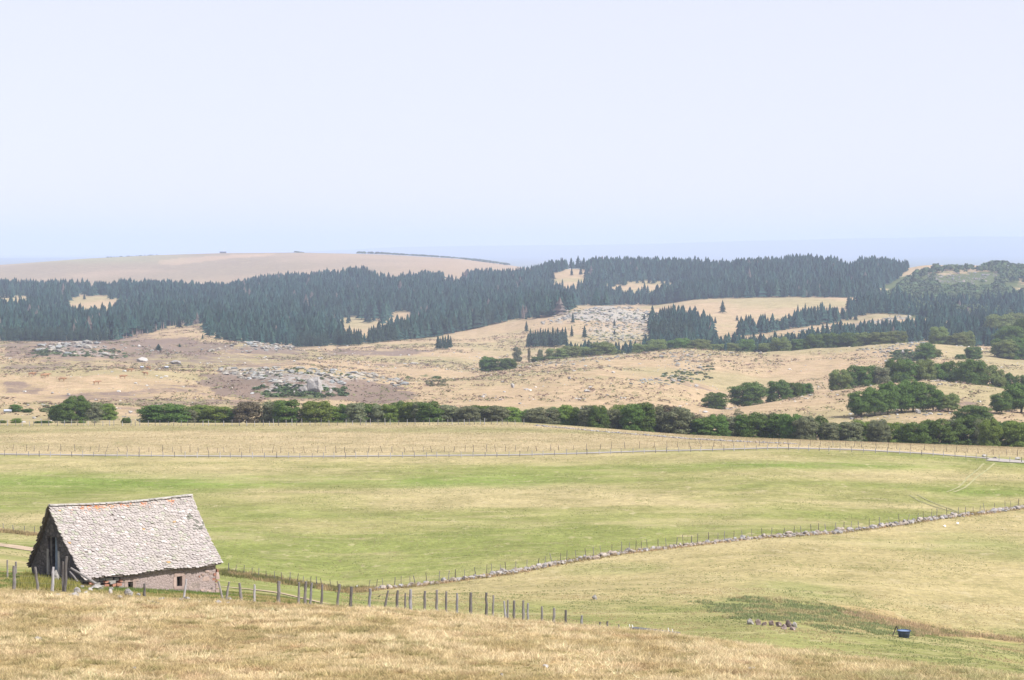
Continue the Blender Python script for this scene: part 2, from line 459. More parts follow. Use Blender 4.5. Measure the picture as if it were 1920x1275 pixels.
bank = inpoly(UGt, VGt, [(1520,1128),(1640,1140),(1760,1172),(1920,1195),(1920,1208),(1740,1190),(1660,1165)])
mid = mid + (np.array([.36, .25, .14]) - mid) * (bank * .5)[..., None]
near_barn = sm(DG, 136, 141) * (1 - sm(DG, 168, 175)) * (1 - sm(UGt, 640, 900))
mid = mid + (lerp3([.19, .21, .07], [.33, .29, .13], sm(fbm(XG / 3, DG / 3, 51, 3), .4, .65)) - mid) * (near_barn * .8)[..., None]
c_ = fgcol * fg[..., None] + mid * (1 - fg)[..., None]
# straw field behind the road
sf = sm(DG, 433, 438)
sfc = lerp3([.355, .29, .185], [.25, .23, .12], sm(fbm(XG / 70, DG / 11, 53, 4), .48, .68))
c_ = c_ + (sfc - c_) * sf[..., None]
# moor
mo = sm(DG, 545, 600)
moc = lerp3([.36, .268, .185], [.30, .25, .155], sm(n90, .45, .65))
c_ = c_ + (moc - c_) * mo[..., None]
fh = sm(DG, 3600, 4200)
fhc = lerp3([.30, .215, .145], [.23, .175, .115], sm(fbm(XG / 300, DG / 500, 57, 4), .4, .65))
strip = inpoly(UGt, VGt, [(297,488),(340,483),(430,478),(520,475),(505,479),(430,485),(330,497),(297,495)])
fhc = fhc + (np.array([.5, .33, .22]) - fhc) * (strip * .4)[..., None]
gtop = sm(-VGt, -500, -484) * (1 - sm(UGt, 200, 420))
fhc = fhc + (np.array([.24, .25, .13]) - fhc) * (gtop * .6)[..., None]
c_ = c_ + (fhc - c_) * fh[..., None]
c_ = c_ + (np.array([.10, .13, .09]) - c_) * sm(DG, 7000, 9000)[..., None]
# dark forest floor
# masks: heather, pale stone, extra green
HEATH = [([(0,640),(560,640),(600,690),(300,690),(0,676)], .50), ([(60,735),(480,730),(500,775),(60,770)], .48),([(360,700),(470,700),(640,700),(790,735),(740,755),(640,750),(480,752),(400,735)], .85),
         ([(0,640),(300,628),(560,650),(560,664),(300,672),(0,672)], .72), ([(0,676),(210,680),(330,684),(180,693),(0,700)], .6),
         ([(640,652),(800,650),(820,662),(700,668),(560,665)], .8), ([(700,678),(850,674),(860,684),(700,690)], .6),
         ([(0,712),(90,718),(95,735),(0,738)], .62), ([(210,735),(480,742),(480,768),(230,775),(205,760)], .5),
         ([(240,712),(400,716),(380,738),(260,736)], .5), ([(1700,745),(1830,750),(1840,770),(1650,775)], .45),
         ([(1340,727),(1500,722),(1500,740),(1330,745)], .38), ([(1250,690),(1330,690),(1330,735),(1250,740)], .35)]
heath = np.zeros_like(ZG) + .18 * mo
SW1 = (fbm(XG / 25, DG / 25, 61, 4) - .5) * 60; SW2 = (fbm(XG / 25, DG / 40, 63, 4) - .5) * 18
def soft(poly, r=9):
    acc = 0
    for k_ in range(5):
        w = SW1 + (k_ - 2) * 7; w2 = SW2 + ((k_ * 2) % 5 - 2) * 2.2
        acc = acc + inpoly(UGt + w, VGt + w2, poly).astype(float)
    return acc / 5
for p, a in HEATH: heath = np.maximum(heath, soft(p) * a * .84 * mo)
OUTC = [ ([(400,690),(470,685),(600,695),(700,700),(745,720),(690,715),(640,712),(632,742),(560,742),(480,738),(500,716),(420,706)], .62),
         ([(60,662),(100,640),(170,640),(230,660),(215,672),(150,668)], .55), ([(380,655),(440,650),(480,636),(550,650),(520,662),(400,662)], .5),
         ([(180,655),(300,650),(330,660),(200,670)], .4),
         ([(1075,578),(1150,572),(1230,585),(1240,600),(1200,610),(1060,600),(1040,610),(1010,605)], .72),
         ([(1110,605),(1235,600),(1225,640),(1130,645),(1090,625)], .58), ([(1100,640),(1230,640),(1230,655),(1080,660)], .35),
         ([(1250,662),(1300,655),(1340,690),(1300,715),(1180,722),(1200,712),(1280,700)], .42),
         ([(1000,680),(1150,664),(1440,656),(1440,668),(1150,676),(1000,690)], .3),
         ([(1600,652),(1730,636),(1740,655),(1700,672),(1640,668)], .42),
         ([(1480,622),(1600,605),(1700,588),(1720,600),(1640,618),(1560,618)], .62),
         ([(740,705),(900,700),(880,725),(780,735)], .25)]
stone = np.zeros_like(ZG)
for p, a in OUTC: stone = np.maximum(stone, soft(p) * a * mo)
stone = np.maximum(stone, .12 * mo * (1 - fh))
scrub = np.zeros_like(ZG)
for p in [[(480,728),(640,735),(640,748),(500,745)], [(1680,660),(1750,668),(1740,680),(1690,676)], [(765,698),(830,702),(800,710)], [(1620,520),(1920,500),(1920,600),(1700,600)], [(75,762),(125,770),(110,776)]]:
    scrub = np.maximum(scrub, soft(p) * .8 * mo)

nU, nD = ZG.shape
verts = np.stack([XG, DG, ZG], -1).reshape(-1, 3)
ii, jx = np.meshgrid(np.arange(nU - 1), np.arange(nD - 1), indexing='ij')
q = np.stack([ii * nD + jx, (ii + 1) * nD + jx, (ii + 1) * nD + jx + 1, ii * nD + jx + 1], -1).reshape(-1, 4)

m, t, n, l, b = mat('pasture_ground')
geo = N(n, "ShaderNodeNewGeometry"); pos = geo.outputs["Position"]
ca = N(n, "ShaderNodeAttribute", attribute_name="Col").outputs["Color"]
mk = N(n, "ShaderNodeAttribute", attribute_name="Mask"); sep = N(n, "ShaderNodeSeparateColor"); l.new(mk.outputs["Color"], sep.inputs[0])
fA = noise(n, l, pos, 1.1, 6, .7); fB = noise(n, l, pos, .12, 8, .65); fC = noise(n, l, pos, 6.0, 3, .6); fD = noise(n, l, pos, .018, 8, .7)
c1 = mix(n, l, 1.0, ca, mix(n, l, mrange(n, l, fA, .3, .7), (.72, .74, .70), (1.26, 1.24, 1.22)), 'MULTIPLY')
c1 = mix(n, l, 1.0, c1, mix(n, l, mrange(n, l, fB, .3, .7), (.72, .75, .68), (1.2, 1.18, 1.2)), 'MULTIPLY')
c1 = mix(n, l, 1.0, c1, mix(n, l, mrange(n, l, fC, .3, .7), (.78, .78, .76), (1.22, 1.22, 1.22)), 'MULTIPLY')
mpp = N(n, "ShaderNodeMapping"); mpp.inputs["Scale"].default_value = (.35, 1, 1); mpp.inputs["Rotation"].default_value = (0, 0, .12); l.new(pos, mpp.inputs[0])
fE = noise(n, l, mpp.outputs[0], .45, 7, .72); fG = noise(n, l, mpp.outputs[0], .09, 6, .6)
mp2 = N(n, "ShaderNodeMapping"); mp2.inputs["Scale"].default_value = (1, .45, 1); l.new(pos, mp2.inputs[0])
fH = noise(n, l, mp2.outputs[0], 1.7, 2, .5); fI = noise(n, l, mp2.outputs[0], .55, 3, .6); fJ = noise(n, l, pos, .03, 4, .6)
thr = mathn(n, l, 'MULTIPLY', mathn(n, l, 'SUBTRACT', fJ, .5), .25)
c1 = mix(n, l, mrange(n, l, mathn(n, l, 'ADD', fH, thr), .285, .35, .6, 0), c1, (.14, .115, .06))
c1 = mix(n, l, mrange(n, l, fI, .60, .72, 0, .5), c1, (.42, .36, .23))
c1 = mix(n, l, mrange(n, l, fI, .30, .40, .45, 0), c1, (.17, .18, .07))
c1 = mix(n, l, mrange(n, l, fE, .50, .72, 0, .45, True), c1, (.36, .295, .19))
c1 = mix(n, l, mrange(n, l, fE, .30, .42, .55, 0, True), c1, (.17, .17, .075))
c1 = mix(n, l, mrange(n, l, fG, .52, .66, 0, .35, True), c1, (.39, .325, .19))
# heather
hv = mathn(n, l, 'ADD', mathn(n, l, 'MULTIPLY', fB, 1.1), mathn(n, l, 'MULTIPLY', fD, 1.0))
hv = mathn(n, l, 'ADD', mathn(n, l, 'MULTIPLY', hv, 1.0), sep.outputs[0])
hf = mrange(n, l, hv, 1.36, 1.62, 0, .85, True)
hc = mix(n, l, fA, (.11, .082, .07), (.215, .165, .145))
c2 = mix(n, l, hf, c1, hc)
gv = mrange(n, l, mathn(n, l, 'ADD', fB, sep.outputs[2]), .95, 1.2, 0, 1, True)
c2 = mix(n, l, gv, c2, mix(n, l, fA, (.05, .07, .03), (.12, .14, .06)))
# bare pale stone between
vo = N(n, "ShaderNodeTexNoise"); vo.inputs["Scale"].default_value = .28; vo.inputs["Detail"].default_value = 9; vo.inputs["Roughness"].default_value = .75; l.new(pos, vo.inputs["Vector"])
sv2 = mrange(n, l, mathn(n, l, 'ADD', vo.outputs[0], mathn(n, l, 'MULTIPLY', sep.outputs[1], .55)), .80, .88, 0, .85, True)
c3 = mix(n, l, sv2, c2, mix(n, l, fC, (.24, .235, .225), (.36, .35, .33)))
l.new(c3, b.inputs["Base Color"]); matte(b, 1.0); b.inputs["Specular IOR Level"].default_value = 0.0
hh = mathn(n, l, 'ADD', mathn(n, l, 'MULTIPLY', fA, .35), mathn(n, l, 'MULTIPLY', fB, 2.2))
bump(n, l, hh, .7, .6, b)
M['ground'] = m
ground = mesh_np('ground', verts, q, 4, M['ground'], cols=np.clip(c_, 0, 1).reshape(-1, 3), smooth=True)
a = ground.data.color_attributes.new("Mask", 'FLOAT_COLOR', 'POINT')
mc = np.ones((len(verts), 4), np.float32); mc[:, 0] = heath.ravel(); mc[:, 1] = stone.ravel(); mc[:, 2] = scrub.ravel()
a.data.foreach_set("color", mc.ravel())
tag(ground, kind='structure')

def ribbon(name, pts, w, material, lift=.05, step=2.0, wj=.12):
    """a strip of given width draped on the ground along world points"""
    P = []
    for a_, b_ in zip(pts[:-1], pts[1:]):
        L = (b_ - a_).length; k = max(1, int(L / step))
        P += [a_.lerp(b_, i / k) for i in range(k)]
    P.append(pts[-1])
    V = []
    for i, p in enumerate(P):
        d = (P[min(i + 1, len(P) - 1)] - P[max(i - 1, 0)]); d.z = 0; d.normalize()
        s = Vector((-d.y, d.x, 0))
        ww = w * (1 + rnd.uniform(-wj, wj)) / 2
        for k in (-1, -.5, 0, .5, 1):
            x, y = p.x + s.x * k * ww, p.y + s.y * k * ww
            V.append((x, y, float(H(x, y)) + lift))
    n_ = len(P)
    Fc = [[i * 5 + k, i * 5 + k + 1, (i + 1) * 5 + k + 1, (i + 1) * 5 + k] for i in range(n_ - 1) for k in range(4)]
    o = mesh_np(name, V, Fc, 4, material, smooth=True)
    tag(o, kind='structure')
    return o
def line(pts, **kw): return [G(u, v, **kw) for u, v in pts]
def dense(pts, k=6):
    """polyline in picture rows resampled so that it follows the ground"""
    out = []
    for (u0, v0), (u1, v1) in zip(pts[:-1], pts[1:]):
        out += [(u0 + (u1 - u0) * i / k, v0 + (v1 - v0) * i / k) for i in range(k)]
    return out + [pts[-1]]
M['gravel'] = plain_mat('gravel', (.30, .275, .255), .8, .15, 1)
M['dirt'] = plain_mat('dry_dirt', (.36, .28, .20), .6, .18, 1)
M['rut'] = plain_mat('dry_rut', (.25, .24, .125), .5, .2, 1)
roadpts = [(-60,853.5),(300,854.5),(560,857),(760,857.5),(960,856),(1080,853.5),(1200,849.5),(1330,846.5),(1460,844)]
road = ribbon('gravel_road', [PX(u, D) for u, D in [(-60,436),(300,434),(560,434),(760,434.5),(960,435),(1080,435),(1200,436),(1330,436),(1440,437),(1600,438),(1740,436),(1840,432),(1925,428),(2100,425)]], 2.4, M['gravel'], .09, 3)
apron = ribbon('gravel_yard', [PX(1852, 428), PX(1880, 427), PX(1915, 426), PX(2000, 426)], 5.0, M['gravel'], .12, 3)
track1 = ribbon('path', line([(-60,1019),(0,1022),(30,1026),(62,1031),(100,1037)], dmin=160), 4.2, M['dirt'], .06)
track2 = ribbon('path', [PX(u, D) for u, D in [(340,196),(400,198),(440,196),(480,192),(530,186),(580,180),(640,172),(690,164)]], 1.6, M['dirt'], .06)
for off in (0, 1):
    du = 10 if off else 0
    pts = [(1850 + du * 1.6, 868), (1835 + du * 1.4, 876), (1822 + du, 888), (1808 + du, 903), (1795 + du, 915), (1770 + du, 925)]
    ribbon('wheel_rut', line(dense([(1845 + off * 20, 869), (1832 + off * 18, 882), (1815 + off * 16, 895), (1806 + off * 14, 906), (1796 + off * 13, 915), (1775 + off * 14, 923)], 3), dmin=300), .34, M['rut'], .05, 1.5)
    ribbon('wheel_rut', line(dense([(1706 + off * 14, 929 - off * 1), (1724 + off * 14, 940 - off * 2), (1748 + off * 12, 949 - off * 2), (1776 + off * 10, 957 - off * 1), (1796 + off * 3, 962)], 3), dmin=280), .3, M['rut'], .05, 1.5)

# ------------------------------------------------------------------ rocks
def ico(sub):
    bm = bmesh.new(); bmesh.ops.create_icosphere(bm, subdivisions=sub, radius=1)
    V = np.array([v.co[:] for v in bm.verts]); Fc = np.array([[v.index for v in f.verts] for f in bm.faces]); bm.free()
    return V, Fc
ICO1, ICO2, ICO3 = ico(1), ico(2), ico(3)
def rock_shape(I, seed, rough=.32, cuts=5):
    V, Fc = I; r = np.random.RandomState(seed)
    P = V.copy()
    for k in range(cuts):                        # planar cuts give the broken, angular outline
        d = r.normal(size=3); d /= np.linalg.norm(d); c = r.uniform(.45, .85)
        h = P @ d; P = P - np.where(h > c, h - c, 0)[:, None] * d[None]
    nn = 1 + rough * (vnoise(V[:, 0] * 1.7 + seed * 3.1, V[:, 1] * 1.7 + V[:, 2] * 2.3, seed) - .5) + rough * .4 * (vnoise(V[:, 0] * 4 + 9, V[:, 1] * 4 + V[:, 2] * 5, seed + 5) - .5)
    return P * nn[:, None], Fc
ROCKS1 = [rock_shape(ICO1, s) for s in range(10)]
ROCKS2 = [rock_shape(ICO2, s + 40, .32, 9) for s in range(10)]
ROCKS3 = [rock_shape(ICO3, s + 90, .3, 11) for s in range(6)]
def rot_z(P, a):
    c, s = math.cos(a), math.sin(a)
    return P @ np.array([[c, s, 0], [-s, c, 0], [0, 0, 1]])
def rock_batch(pos, sizes, lib, flat=(.28, .6), cbase=(.36, .35, .335), seed=0, sink=.25):
    r = np.random.RandomState(seed); Vs = []; Fs = []; Cs = []; off = 0
    for p, s in zip(pos, sizes):
        V, Fc = lib[r.randint(len(lib))]
        P = V * np.array([s * r.uniform(.8, 1.4), s * r.uniform(.7, 1.1), s * r.uniform(*flat)])
        P = rot_z(P, r.uniform(0, 6.28)) + np.array([p[0], p[1], p[2] + s * .5 * (1 - 2 * sink)])
        k = r.uniform(.75, 1.25); w = r.uniform(-.02, .03)
        Vs.append(P); Fs.append(Fc + off); off += len(P)
        Cs.append(np.tile(np.clip(np.array(cbase) * k + np.array([w, 0, -w]), 0, 1), (len(P), 1)))
    return np.concatenate(Vs), np.concatenate(Fs), np.concatenate(Cs)

def sample_poly(poly, n, dmin, dmax, seed):
    """random ground points whose picture position falls inside poly"""
    r = np.random.RandomState(seed)
    us = [p[0] for p in poly]; out = []
    tries = 0
    while len(out) < n and tries < 60:
        tries += 1
        D = np.sqrt(r.uniform(dmin ** 2, dmax ** 2, 4000)); u = r.uniform(min(us), max(us), 4000)
        x = (u - 960) / F * D; z = H(x, D); v = HV - F * z / D
        k = inpoly(u + (fbm(x / 9, D / 12, 11, 2) - .5) * 36, v + (fbm(x / 9, D / 12, 12, 2) - .5) * 9, poly)
        out += list(zip(x[k], D[k], z[k]))
    return out[:n]

OUT_SPEC = [   # polygon, count, dmin, dmax, size range, label
 ([(400,688),(470,684),(600,693),(700,700),(770,722),(750,726),(690,715),(640,708),(632,735),(560,740),(480,735),(500,716),(420,706)], 1100, 860, 1130, (.5, 2.6), 'pale granite slabs and blocks on the heather knoll behind the hedgerow'),
 ([(60,662),(100,640),(170,640),(230,662),(215,672),(150,668)], 260, 1150, 1600, (.7, 4.2), 'pale granite slabs on the low rise at far left below the forest'),
 ([(180,650),(300,645),(340,662),(200,672)], 130, 1100, 1550, (.6, 2.0), 'scattered grey granite blocks right of the left rise'),
 ([(375,657),(440,650),(480,636),(550,650),(520,662),(400,662)], 220, 1150, 1700, (.8, 4.2), 'pale granite ledge at the foot of the forest'),
 ([(1060,582),(1150,574),(1230,585),(1240,600),(1200,610),(1060,602),(1040,612),(1000,608)], 620, 1600, 2100, (.7, 3.0), 'grey granite slabs capping the round hill between the spruces'),
 ([(1110,605),(1235,600),(1225,640),(1130,645),(1090,625)], 380, 1550, 2000, (.7, 2.4), 'pale loose blocks on the flank of the round hill'),
 ([(1080,640),(1230,640),(1230,655),(1070,660)], 90, 1400, 1800, (.6, 1.6), 'small white stones below the round hill'),
 ([(1250,662),(1300,655),(1340,690),(1300,720),(1180,722),(1200,712),(1270,700)], 330, 880, 1340, (.5, 1.7), 'grey granite blocks on the tan slope right of centre'),
 ([(1000,683),(1150,665),(1440,657),(1440,666),(1150,674),(1000,692)], 240, 1000, 1370, (.5, 1.8), 'pale stones along the crest in front of the mid broadleaf trees'),
 ([(1600,655),(1735,638),(1740,655),(1700,672),(1640,668)], 240, 1050, 1380, (.5, 2.0), 'pale granite slabs on the crest left of the dark bush at right'),
 ([(1480,624),(1600,607),(1700,590),(1722,600),(1640,620),(1560,620)], 300, 1700, 2150, (.8, 2.8), 'white limestone-pale rocks in the forest clearing at right'),
 ([(1720,712),(1760,708),(1800,716),(1780,724),(1730,720)], 70, 760, 900, (.4, 1.3), 'pale stones on the crest between the two right groves'),
 ([(1590,775),(1700,768),(1790,772),(1780,782),(1650,790),(1600,796)], 60, 650, 800, (.35, 1.1), 'grey stones in the grass below the tall right grove'),
 ([(230,772),(330,778),(300,792),(210,790)], 40, 600, 720, (.3, .9), 'flat grey stones left of the hedgerow'),
 ([(1735,515),(1880,512),(1830,533),(1740,530)], 300, 2500, 3300, (1.2, 3.2), 'grey scree field high on the wooded hill at right'),
]
for i, (poly, cnt, d0, d1, (s0, s1), lab) in enumerate(OUT_SPEC):
    ps = sample_poly(poly, cnt, d0, d1, 300 + i)
    if not ps: continue
    r = np.random.RandomState(i); sz = .62 * s0 + (.8 * s1 - .62 * s0) * r.uniform(0, 1, len(ps)) ** 3.4
    V, Fc, Cc = rock_batch(ps, sz, ROCKS1 if d0 > 1000 else ROCKS2, seed=i, cbase=(.235, .23, .215) if 'scree' not in lab else (.22, .21, .22))
    o = mesh_np('rock_outcrop', V, Fc, 3, M['rock'], cols=Cc)
    tag(o, 'mass of ' + lab if len(lab.split()) < 14 else lab, 'rock outcrop', kind='stuff')

def boulder(name, p, sx, sy, sz, seed, label, cat='boulder', group=None, material='boulder', rz=0, sink=.2, lib=ROCKS3):
    V, Fc = lib[seed % len(lib)]
    P = rot_z(V * np.array([sx, sy, sz]), rz)
    P[:, 2] += sz * (1 - 2 * sink) * .8
    o = mesh_np(name, P, Fc, 3, M[material])
    o.location = p
    tag(o, label, cat, group)
    return o
# single boulders that can be picked out, (u, v, width px, height px, words)
BLD = [(592,737,32,30,'massive pale rounded boulder with a vertical face on the heather knoll',850),
 (568,737,16,15,'grey upright block left of the massive boulder',850),(553,738,6,6,'small grey block at the left foot of the knoll',850),(619,738,8,9,'yellowish boulder at right foot of the massive boulder',850),
 (961,727,8,8,'dark upright boulder standing alone on the middle tan slope',750),(986,731,12,3,'flat pale slab right of the lone dark boulder',750),(1068,711,6,5,'dark small boulder left of the centre of the tan slope',850),
 (1107,728,7,4,'brownish boulder left of the grey block field',750),(1306,726,8,6,'brown square boulder alone right of the grey block field',720),
 (1102,735,14,5,'low scrubby rock heap on the middle tan slope',750),(1043,686,5,4,'dark stone just under the crest by the broadleaf trees',1000),
 (1721,775,10,10,'pointed pale boulder in front of the tall right grove',640),(1745,777,10,4,'flat grey boulder right of the pointed one',640),(1611,781,9,7,'pale boulder at the left foot of the tall right grove',640),
 (1680,770,12,6,'tawny block under the tall right grove',640),(1757,771,14,7,'dark blocky boulder under the right end of the grove',640),
 (1693,664,8,7,'white block below the crest beside the dark bush',1000),(1663,679,10,6,'pale stone above the long right grove',900),(1711,663,5,6,'upright grey block left of the dark bush',1000),
 (4,792,8,6,'rounded grey boulder at the far left edge',560),(43,797,12,5,'grey boulder among low shrubs at left',560),(65,785,9,4,'small grey rock on the pale bank at left',560),
 (127,788,18,5,'pale slab below the left clump of trees',560),(245,774,10,5,'pale grey rock on the heather left of the hedgerow',650),(280,774,6,3,'small rock right of the pale grey one',650),
 (128,742,7,5,'pale boulder above the left tree clump',750),(99,738,7,4,'grey stone left of the pale boulder above the clump',750),(52,761,6,4,'grey round stone above the small left shrub',650),
 (1845,857,9,5,'pale roadside boulder by the far fence',425),(1866,860,11,4,'dark roadside boulder at the gravel yard edge',425),(1909,862,12,5,'grey boulder beside the gravel yard',420),
 (1115,1124,12,9,'pale grey boulder alone in the green hollow field',180),
 (975,758,7,4,'small pale stone above the middle of the hedgerow',650),(905,745,9,4,'grey stone above the middle hedgerow, left one',650),(1322,774,12,4,'grey slab on the slope right of the hedgerow centre',650),
 (1388,780,10,4,'low grey stone below the round beech trees',650),(1488,750,7,4,'grey stone on the crest right of the beech trees',700),(1520,742,9,3,'flat stone on the tan crest between groves',750),(1570,742,6,4,'small grey stone left of the tall right grove',700),
 (262,651,8,5,'dark rock near the left forest foot',1200),(330,683,26,7,'pale low rock ledge right of the pasture crest',1000),(265,678,26,9,'grey low rock ledge behind the pasture crest',1050),
 (600,673,14,3,'flat grey rock on the plain behind the knoll',1150),(775,683,20,4,'pale row-like rock on the plain at centre',1100)]
for i, (u, v, w, h, lab, dmin) in enumerate(BLD):
    p = G(u, v, dmin=dmin); k = p.y / F
    boulder('boulder', p, w * k * .55, w * k * .5, h * k * .72, i, lab, 'boulder', 'single boulders on the land', rz=rnd.uniform(0, 6), material='boulder')
# red brown stones by the hollow
RB = [(1408,1171,10,10,'greyish flat'),(1421,1172,9,9,'low mottled'),(1433,1173,7,8,'small dark'),(1447,1173,8,9,'round dark'),(1459,1175,9,9,'dark tilted'),(1470,1176,8,7,'low pale brown'),(1480,1176,10,13,'pointed reddish, tallest'),(1490,1177,9,9,'angular grey'),(1470,1180,9,7,'low front reddish'),(1487,1182,10,6,'flat pinkish front')]
for i, (u, v, w, h, lab) in enumerate(RB):
    p = G(u, v, dmin=150); k = p.y / F
    boulder('stone', p, w * k * .78, w * k * .7, h * k * .85, i + 3, lab + ' stone in the row of red brown stones beside the hollow', 'stone', 'red brown stones beside the hollow', rz=i * 1.3, material='boulder' if 'grey' in lab else 'redrock', sink=.25)
# stones round the barn (u, v, w, h)
BS = [(146,1111,11,9,'pinkish flat slab'),(139,1119,14,8,'tan rounded, half sunk'),(153,1103,7,6,'pale small upright'),(168,1108,8,6,'pale grey low'),(182,1106,22,8,'long grey twin-humped'),(161,1113,6,5,'small cream'),
      (207,1115,8,9,'pale wedge-shaped'),(208,1107,7,6,'small grey round'),(224,1122,10,6,'low greyish white'),(243,1118,15,13,'big squared grey'),(260,1117,7,4,'flat white'),(303,1125,8,5,'small grey half-buried'),
      (340,1126,7,4,'tiny grey by a post foot,'),(350,1125,9,6,'pale pointed'),(374,1130,5,4,'small white'),(386,1126,5,3,'tiny pinkish'),(409,1133,11,6,'rounded white'),(427,1134,8,6,'rounded pinkish'),(430,1125,8,4,'flat grey'),(108,1118,10,5,'low lilac')]
for i, (u, v, w, h, lab) in enumerate(BS):
    p = G(u, v, dmin=100); k = p.y / F
    boulder('stone', p, w * k * .75, w * k * .65, h * k * .85, i, lab + ' stone in the grass before the barn', 'stone', 'loose stones in front of the barn', rz=i * .9, material='boulder')
for i, (u, v, w, h, lab) in enumerate([(1022,1252,14,7,'pale flat stone in the dry grass near the bottom edge'),(1219,1228,12,4,'small pale stone in the dry grass right of centre'),(70,1201,16,6,'low grey stone in the dry grass below the barn'),(1410,1254,12,4,'grey stone half hidden in dry grass near the lower right'),(252,1257,10,6,'small grey stone at the bottom left in dry grass'),(940,1268,8,6,'small pale stone close to the bottom edge')]):
    p = G(u, v, dmin=80); k = p.y / F
    boulder('stone', p, w * k * .6, w * k * .5, h * k * .8, i + 2, lab, 'stone', 'stones in the foreground grass', rz=i)
for i, (u, v) in enumerate([(1795.5, 983), (1771, 988)]):
    p = G(u, v, dmin=250)
    V, Fc = ROCKS3[i]; 
    o = mesh_np('white_stone', V * np.array([.22, .2, .2]) + np.array([0, 0, .12]), Fc, 3, plain_mat('white_stone', (.8, .8, .8), 3, .05)); o.location = p
    tag(o, ['larger', 'smaller'][i] + ' bright white stone on the grass below the stone wall', 'stone', 'white stones below the wall')

# ------------------------------------------------------------------ dry stone walls and fences
def resample(pts, step):
    P = [pts[0]]; acc = 0
    for a_, b_ in zip(pts[:-1], pts[1:]):
        L = (b_ - a_).length; t_ = step - acc
        while t_ <= L:
            P.append(a_.lerp(b_, t_ / L)); t_ += step
        acc = (acc + L) % step
    return P
def stone_wall(poly, label, big, h, seed, dmin, dmax, gap=None):
    base = [PXY for PXY in line(dense(poly, 5), dmin=dmin, dmax=dmax)]
    P = resample(base, big * .62); r = np.random.RandomState(seed); pos = []; sz = []
    for p in P:
        if gap:
            u, v = UV(p.x, p.y, p.z)
            if gap[0] < u < gap[1]: continue
        dens = vnoise(p.x / 4., p.y / 4., seed)
        for k in range(3):
            if r.uniform() > .35 + .9 * dens: continue
            s = big * r.uniform(.35, .75) if r.uniform() < .88 else big * r.uniform(.9, 1.35)
            x, y = p.x + r.normal() * .3, p.y + r.normal() * .38
            pos.append((x, y, float(H(x, y)) + (r.uniform(0, h * .5) if k == 2 else 0))); sz.append(s)
    V, Fc, Cc = rock_batch(pos, sz, ROCKS2, flat=(.6, .95), seed=seed, cbase=(.265, .245, .235), sink=.3)
    o = mesh_np('stone_wall', V, Fc, 3, M['rock'], cols=Cc)
    tag(o, label, 'stone wall')
    return base
wall_base = stone_wall(WALL, 'long tumbledown dry stone wall crossing the pasture from centre to right', .41, .45, 5, 230, 380, (1822, 1838))
stone_wall([(1004,798.5),(1060,803),(1120,809),(1180,814),(1240,819),(1285,823),(1400,829),(1500,833)], 'low broken line of stones across the straw field', .28, .1, 9, 432, 519)

class Post:
    """weathered stake with a slight bend"""
    def mesh(self, h, r, lean=(0, 0), seed=0):
        rr = random.Random(seed); bm = bmesh.new()
        k = 5; pts = []; rads = []
        for i in range(k + 1):
            f = i / k
            pts.append((lean[0] * f + rr.uniform(-.25, .25) * r * (0 < i < k), lean[1] * f + rr.uniform(-.25, .25) * r, -.25 + (h + .25) * f))
            rads.append(r * (1.12 - .3 * f) * rr.uniform(.9, 1.1))
        add_tube(bm, pts, rads, 7, True, .12)
        return bm
def fence(name, label, posts, material='wood', wires=(.45, .85), wr=.0035, cat='fence', mats=None, stuffed=False):
    """posts: list of (Vector base, height, radius, leanx)"""
    c = posts[len(posts) // 2][0]
    root = empty(name, c); tag(root, label, cat)
    for i, (p, h, r, lx) in enumerate(posts):
        bm = Post().mesh(h, r, (lx, rnd.uniform(-.04, .04)), i)
        mm = M[material] if not mats else M[mats[i % len(mats)]]
        o = bm_obj('post', bm, mm, root); o.location = p - c
    if wires:
        bm = bmesh.new()
        for w in wires:
            for (p, h, r, lx), (p2, h2, r2, lx2) in zip(posts[:-1], posts[1:]):
                if (p - p2).length > 9: continue
                hw = min(w, .93 * min(h, h2))
                a_ = p - c + Vector((lx * hw / h, 0, hw)); b_ = p2 - c + Vector((lx2 * hw / h2, 0, hw))
                add_tube(bm, [a_, a_.lerp(b_, .5) - Vector((0, 0, .02)), b_], [wr] * 3, 4, False)
        bm_obj('wire', bm, M['wire'], root)
    return root

NEAR = [(26,1061,27,1108,7),(66,1063,73,1109,5.5),(100,1063,98,1110,6),(118,1053,118,1107,5),(125,1043,121,1108,6.5),(271,1094,271,1129,5),(349,1086,344,1131,4.5),(409,1090,421,1129,5),(430,1091,422,1129,4.5),
 (449,1093,453,1136,6),(477,1096,477,1136,4.5),(523,1090,522,1132,7),(561,1092,560,1129,5),(574,1090,571,1129,6),(585,1093,580,1129,5),(604,1096,602,1133,5),(637,1095,631,1133,5.5),(659,1100,657,1134,6.5),(694,1104,692,1134,6),
 (728,1107,720,1140,5),(746,1107,743,1144,5.5),(760,1112,759,1146,4),(770,1105,769,1146,7),(797,1108,796,1147,5.5),(819,1106,819,1146,5.5),(837,1109,837,1146,5),(857,1112,856,1147,5),(883,1111,883,1149,6),(912,1111,912,1152,5.5),(925,1116,924,1152,4.5),
 (945,1127,949,1156,4),(952,1125,952,1155,4.5),(964,1126,964,1156,5),(981,1126,981,1158,5),(990,1131,989,1160,4.5),(1016,1137,1016,1161,4.5),(1039,1140,1038,1167,5.5),(1061,1144,1061,1170,5),(1091,1154,1090,1174,5),(1125,1166,1125,1181,4),(1139,1165,1139,1183,4.5),(1160,1173,1160,1186,3.5)]
posts = []
for ut, vt, ub, vb, w in NEAR:
    D = np.interp(ub, [0, 480, 1000, 1160], [137.5, 138, 138, 134.5])
    p = PX(ub, float(D)); k = D / F
    ztop = -(vt - HV) * k
    posts.append((p, max(.35, ztop - p.z), w * k * .48, (ut - ub) * k))
